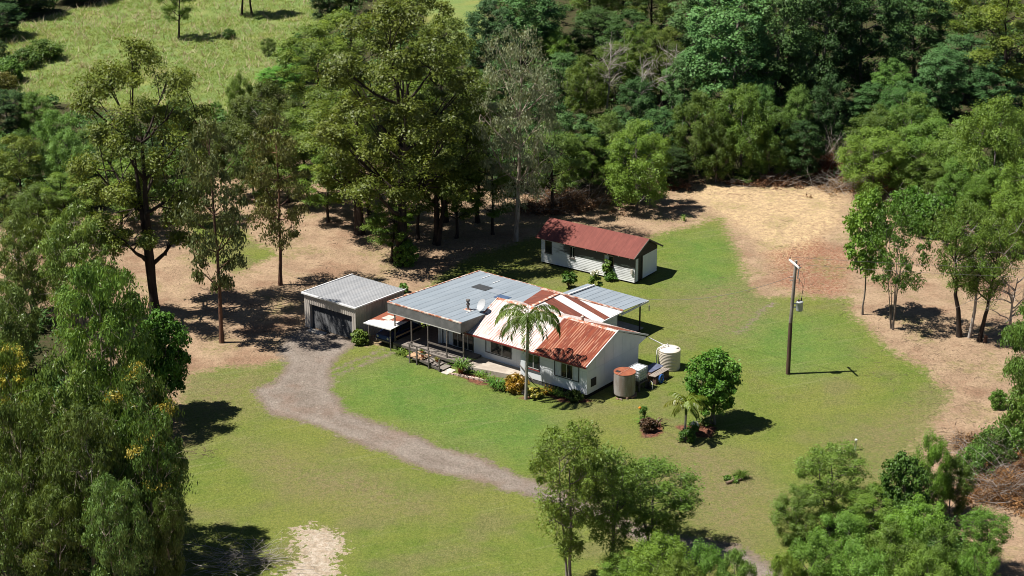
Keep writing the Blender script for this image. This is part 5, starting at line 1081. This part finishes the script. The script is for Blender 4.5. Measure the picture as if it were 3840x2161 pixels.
pot('clay pot on the upper stair tread', hw(-13.5, -1.85, .265), .55, .35, 24, (1.3, .8, .6), 43)
# edging, stepping slab
t = thing('garden_edging', 'pale stone edging along the front garden bed', 'edging', hw(-11.6, -2.55), RZ)
m = MB()
for i in range(9): m.box(i * .45, i * .45 + .43, .08 * i - .1 + .02 * (i % 2), .08 * i + .06, 0, .13 + .02 * (i % 3))
m.build('stones', M['stone'], t)
t = thing('stepping_slab', 'pale concrete slab in the grass beside the palm', 'slab', at(1322, 990)); 
m = MB().box(-.75, .55, -.35, .35, 0, .06); o = m.build('slab', M['pale_conc'], t); t.rotation_euler = (0, 0, RZ)
t = thing('wind_chime', 'small wind chime hanging from the awning edge', 'wind chime', hw(-4.3, 14.9, 1.75)); m = MB()
for i in range(5): m.tube([(.05 * math.cos(i * 1.26), .05 * math.sin(i * 1.26), 0), (.05 * math.cos(i * 1.26), .05 * math.sin(i * 1.26), .4)], .012, 5)
m.lathe([(0, .42), (.08, .42), (.08, .45), (0, .46)], n=10).tube([(0, 0, .46), (-.05, .05, .72)], .006, 4); m.build('tubes', M['flue'], t)
t = thing('log', 'short dead log lying behind the grass tussock', 'log', at(1845, 1214), .5); MB().tube([(-.6, 0, .1), (0, .04, .12), (.75, 0, .1)], [.11, .13, .09], 8).build('log', BK['brown'], t)
cluster_plant('weed', 'patch of leafy weeds along the dead log', at(1842, 1208), 12, .6, .35, .18, .07, (.9, 1.0, .6), 'K', 45, cat='weed')
t = thing('stump', 'cut stump beside the crooked right clearing tree', 'stump', at(2478, 862)); MB().tube([(0, 0, 0), (.02, 0, .3), (.05, 0, .62)], [.2, .15, .14], 9).build('stump', BK['red'], t)

# ------------------------------------------------------------------ brush piles, dead trees, ferns
def brush(label, x, y, w_, d_, h, n, seed, leafy=6, cols=('dead', 'brown'), name='brush_pile', col=(1, 1, 1)):
    r = np.random.default_rng(seed); g = at(x, y); t = thing(name, label, 'brush pile', g); s = ppm(g); w_ = w_ / s
    for ci, ck in enumerate(cols):
        T = Tubes()
        for i in range(n // len(cols)):
            p = np.array([r.normal() * w_ * .24, r.normal() * d_ * .28, 0]); p[2] = abs(r.normal()) * h * .3 * math.exp(-(p[0] / (w_ * .45)) ** 2)
            a = r.normal() * .8 + (0 if r.random() < .5 else math.pi); L = r.uniform(.8, 3.4); e = p + np.array([math.cos(a) * L, math.sin(a) * L * .7, abs(r.normal()) * h * .45])
            c = curve(p, e, 6, r, .05, .12); b = r.uniform(.012, .034); T.add(c, np.linspace(b, b * .3, 6), 4)
            for _ in range(3):
                q = c[r.integers(2, 6)]; T.add(curve(q, q + r.normal(size=3) * np.array([.5, .4, .4]) + [0, 0, .15], 3, r), np.linspace(b * .4, .006, 3), 3)
        link('branches', T.mesh('branches', BK[ck]), t)
    if leafy:
        m = leafy * 10; cen = np.stack([r.normal(size=m) * w_ * .25, r.normal(size=m) * d_ * .28, np.zeros(m)], 1); cen[:, 2] = abs(r.normal(size=m)) * h * .3 * np.exp(-(cen[:, 0] / (w_ * .45)) ** 2)
        l = leaf_cloud(r, cen, np.full(m, .55), 60, .20, .08, .6); o = link('dry_leaves', np_mesh('dry_leaves', l[0], l[1], LM['X'], l[2]), t); o.color = (*col, 1)
    return t
brush('tangle of dry branches and brown leaves behind the shed', 1420, 520, 190, 4.5, 2.6, 150, 61, 16)
brush('heap of fallen dead leaves and sticks left of the shed tangle', 1365, 530, 110, 3, 1.8, 70, 62, 9)
brush('sticks heaped below the bright clearing tree', 1690, 470, 90, 2, 1.3, 50, 63, 8)
brush('long row of brown brush at the back of the clearing', 1950, 462, 210, 2.4, 1.2, 120, 64, 18, col=(.8, .75, .7))
brush('tall reddish dead branches at the right end of the brush row', 2075, 445, 120, 3, 3.8, 130, 65, 20, col=(.85, .65, .6))
brush('white bare fallen boughs at the clearing corner', 2120, 478, 130, 3, 1.6, 80, 66, 3, ('dead', 'dead'))
brush('brown dry scrub under the clearing corner tree', 2230, 470, 170, 4, 2.0, 110, 67, 14, col=(.9, .75, .65))
brush('grey sticks behind the many stemmed tree', 2330, 540, 160, 4, 2.2, 110, 68, 5, ('dead', 'dead'))
brush('brown brush pile at the lower right corner', 2520, 1250, 170, 4, 2.4, 190, 69, 18, col=(.9, .75, .65))
brush('reddish dead foliage heap on the right frame edge', 2560, 1200, 110, 3, 2.6, 120, 70, 22, col=(.8, .6, .5))
brush('loose sticks scattered down the lower right slope', 2480, 1160, 120, 4, .7, 70, 71, 3)
brush('small heap of dry grass and sticks on the bare earth at right', 2440, 1120, 90, 2, .6, 40, 72, 5)
def deadtree(label, x, yb, yt, wpx, seed, n=16, mat='dead'):
    r = np.random.default_rng(seed); g = at(x, yb); Hh = height_at(g, x, yt); R = wpx / ppm(g) / 2; t = thing('dead_tree', label, 'dead tree', g); T = Tubes()
    trunk = curve((0, 0, 0), (R * .2, 0, Hh), 12, r, 0, .06); T.add(trunk, np.linspace(.16, .03, 12), 6); link('trunk', T.mesh('trunk', BK[mat]), t); T = Tubes()
    for i in range(n):
        j = r.integers(4, 11); a = r.uniform(0, 6.28); L = R * r.uniform(.5, 1.1); e = trunk[j] + np.array([math.cos(a) * L, math.sin(a) * L, L * r.uniform(.1, .8)]); c = curve(trunk[j], e, 7, r, .05, .14); T.add(c, np.linspace(.06, .015, 7), 4)
        for _ in range(7):
            q = c[r.integers(2, 7)]; T.add(curve(q, q + r.normal(size=3) * R * .28 + [0, 0, .2], 4, r, 0, .15), np.linspace(.022, .008, 4), 3)
    link('branches', T.mesh('branches', BK[mat]), t)
brush('grey blue fallen boughs in the shade at the bottom of the lawn', 610, 1420, 190, 4, .9, 90, 73, 0, ('dead', 'dead'))
deadtree('bare white branched tree in the middle of the forest', 1600, 390, 150, 130, 81)
deadtree('bare grey twiggy tree left of the white branches', 1525, 300, 108, 110, 82, 26)
deadtree('leaning bare pale tree beside the big bumpy crowned tree', 1688, 320, 110, 90, 83)
deadtree('bare grey branches among the gnarled clearing trees', 2440, 850, 590, 170, 84, 24)
deadtree('leafless forked sapling at the right of the clearing', 2530, 870, 700, 140, 85, 14)
for lb, x, yb, yt, wp, col in (('low ferny bush at the left edge of the meadow, upper', 60, 170, 128, 80, (.85, .95, .9)), ('low ferny bush at the left edge of the meadow, lower', 25, 205, 150, 90, (1.0, 1.1, 1.0)), ('reddish low scrub at the left edge of the meadow', 10, 225, 185, 70, (1.5, 1.0, .9)), ('olive scrub below the top left shade', 110, 150, 105, 100, (.8, .8, .6)),
    ('dark tussock bush at the foot of the lone meadow gum', 575, 97, 75, 40, (.5, .6, .4)), ('leafy bush on the bank at the lower right edge', 2500, 1180, 1085, 120, (.9, 1.1, .9)), ('bright leafy bush on the right frame edge', 2560, 1120, 1010, 100, (1.1, 1.3, .9)), ('small green bush by the fallen stick at right', 2510, 1025, 985, 50, (1.0, 1.2, .8)), ('tangled green bush above the lower right brush pile', 2450, 1210, 1130, 100, (.9, 1.05, .85)), ('pale leafy bush below the bright edge bush', 2545, 1180, 1090, 100, (1.05, 1.2, 1.0)),
    ('low green bush on the lawn edge below the clearing', 1880, 455, 430, 110, (.9, 1.0, .8)), ('dark leafy bush in front of the right thicket', 2350, 590, 500, 130, (.7, 1.0, .6)), ('fresh green sapling clump in the brush at right', 2290, 560, 480, 110, (.8, 1.1, .6)), ('ivy like bush at the foot of the tallest gum', 1020, 668, 615, 70, (1.0, 1.2, .7))):
    plant('B', x, yb, yt, wp, lb, col, 'bush', 'bush')
# tall meadow grass
def tall_grass():
    r = np.random.default_rng(91); poly = MEADOW[0]; P = np.array(poly); n = 26000
    x = r.uniform(P[:, 0].min(), P[:, 0].max(), n * 2); y = r.uniform(P[:, 1].min(), P[:, 1].max(), n * 2); ok = sdf(x, y, poly) > .3; x, y = x[ok][:n], y[ok][:n]; n = len(x)
    cl = sm_noise(x, y, .35, 5) + sm_noise(x, y, 1.3, 6) * .8
    for nm, mat, q, hh in (('tall_grass', 'T', r.random(n) < .55 + .4 * cl, (.10, .32)), ('dry_grass', 'Z', (r.random(n) < .05 + .08 * np.clip(sm_noise(x, y, .12, 7), 0, 1)), (.3, .9))):
        X, Y = np.repeat(x[q], 5), np.repeat(y[q], 5); m = len(X); h = r.uniform(*hh, m); a = r.uniform(0, 6.28, m); b = np.stack([X + r.normal(0, .2, m), Y + r.normal(0, .2, m), np.zeros(m)], 1)
        s = np.stack([np.cos(a), np.sin(a), np.zeros(m)], 1) * .035; tip = b + np.stack([r.normal(0, .7, m) * h, r.normal(0, .7, m) * h, h], 1)
        V = np.stack([b - s, b + s, tip + s * .2, tip - s * .2], 1).reshape(-1, 3); tag(link(nm, np_mesh(nm, V, np.arange(4 * m).reshape(-1, 4), LM[mat], r.random(m))), kind='stuff')
tall_grass()
# sticks and litter on bare earth
def litter():
    r = np.random.default_rng(95); T = Tubes()
    for cx, cy, sx_, sy, n in ((2030, 660, 90, 60, 260), (2350, 900, 130, 60, 260), (2420, 1060, 70, 60, 160), (1950, 480, 140, 14, 160), (1420, 545, 90, 12, 120), (800, 640, 220, 80, 260), (2480, 1300, 50, 120, 200), (1640, 1090, 20, 10, 30), (490, 1135, 30, 10, 40), (120, 1430, 160, 20, 100)):
        for _ in range(n):
            g = at(r.normal(cx, sx_), r.normal(cy, sy)); a = r.uniform(0, 6.28); L = abs(r.normal(.3, .25)) + .1; b = r.uniform(.008, .018)
            T.add(np.array([[g.x, g.y, .02], [g.x + math.cos(a) * L * .5 + r.normal() * .04, g.y + math.sin(a) * L * .5 + r.normal() * .04, .05], [g.x + math.cos(a) * L, g.y + math.sin(a) * L, .03]]), np.array([b, b * .8, b * .4]), 3)
    tag(link('fallen_sticks', T.mesh('sticks', BK['brown'])), kind='stuff')
litter()
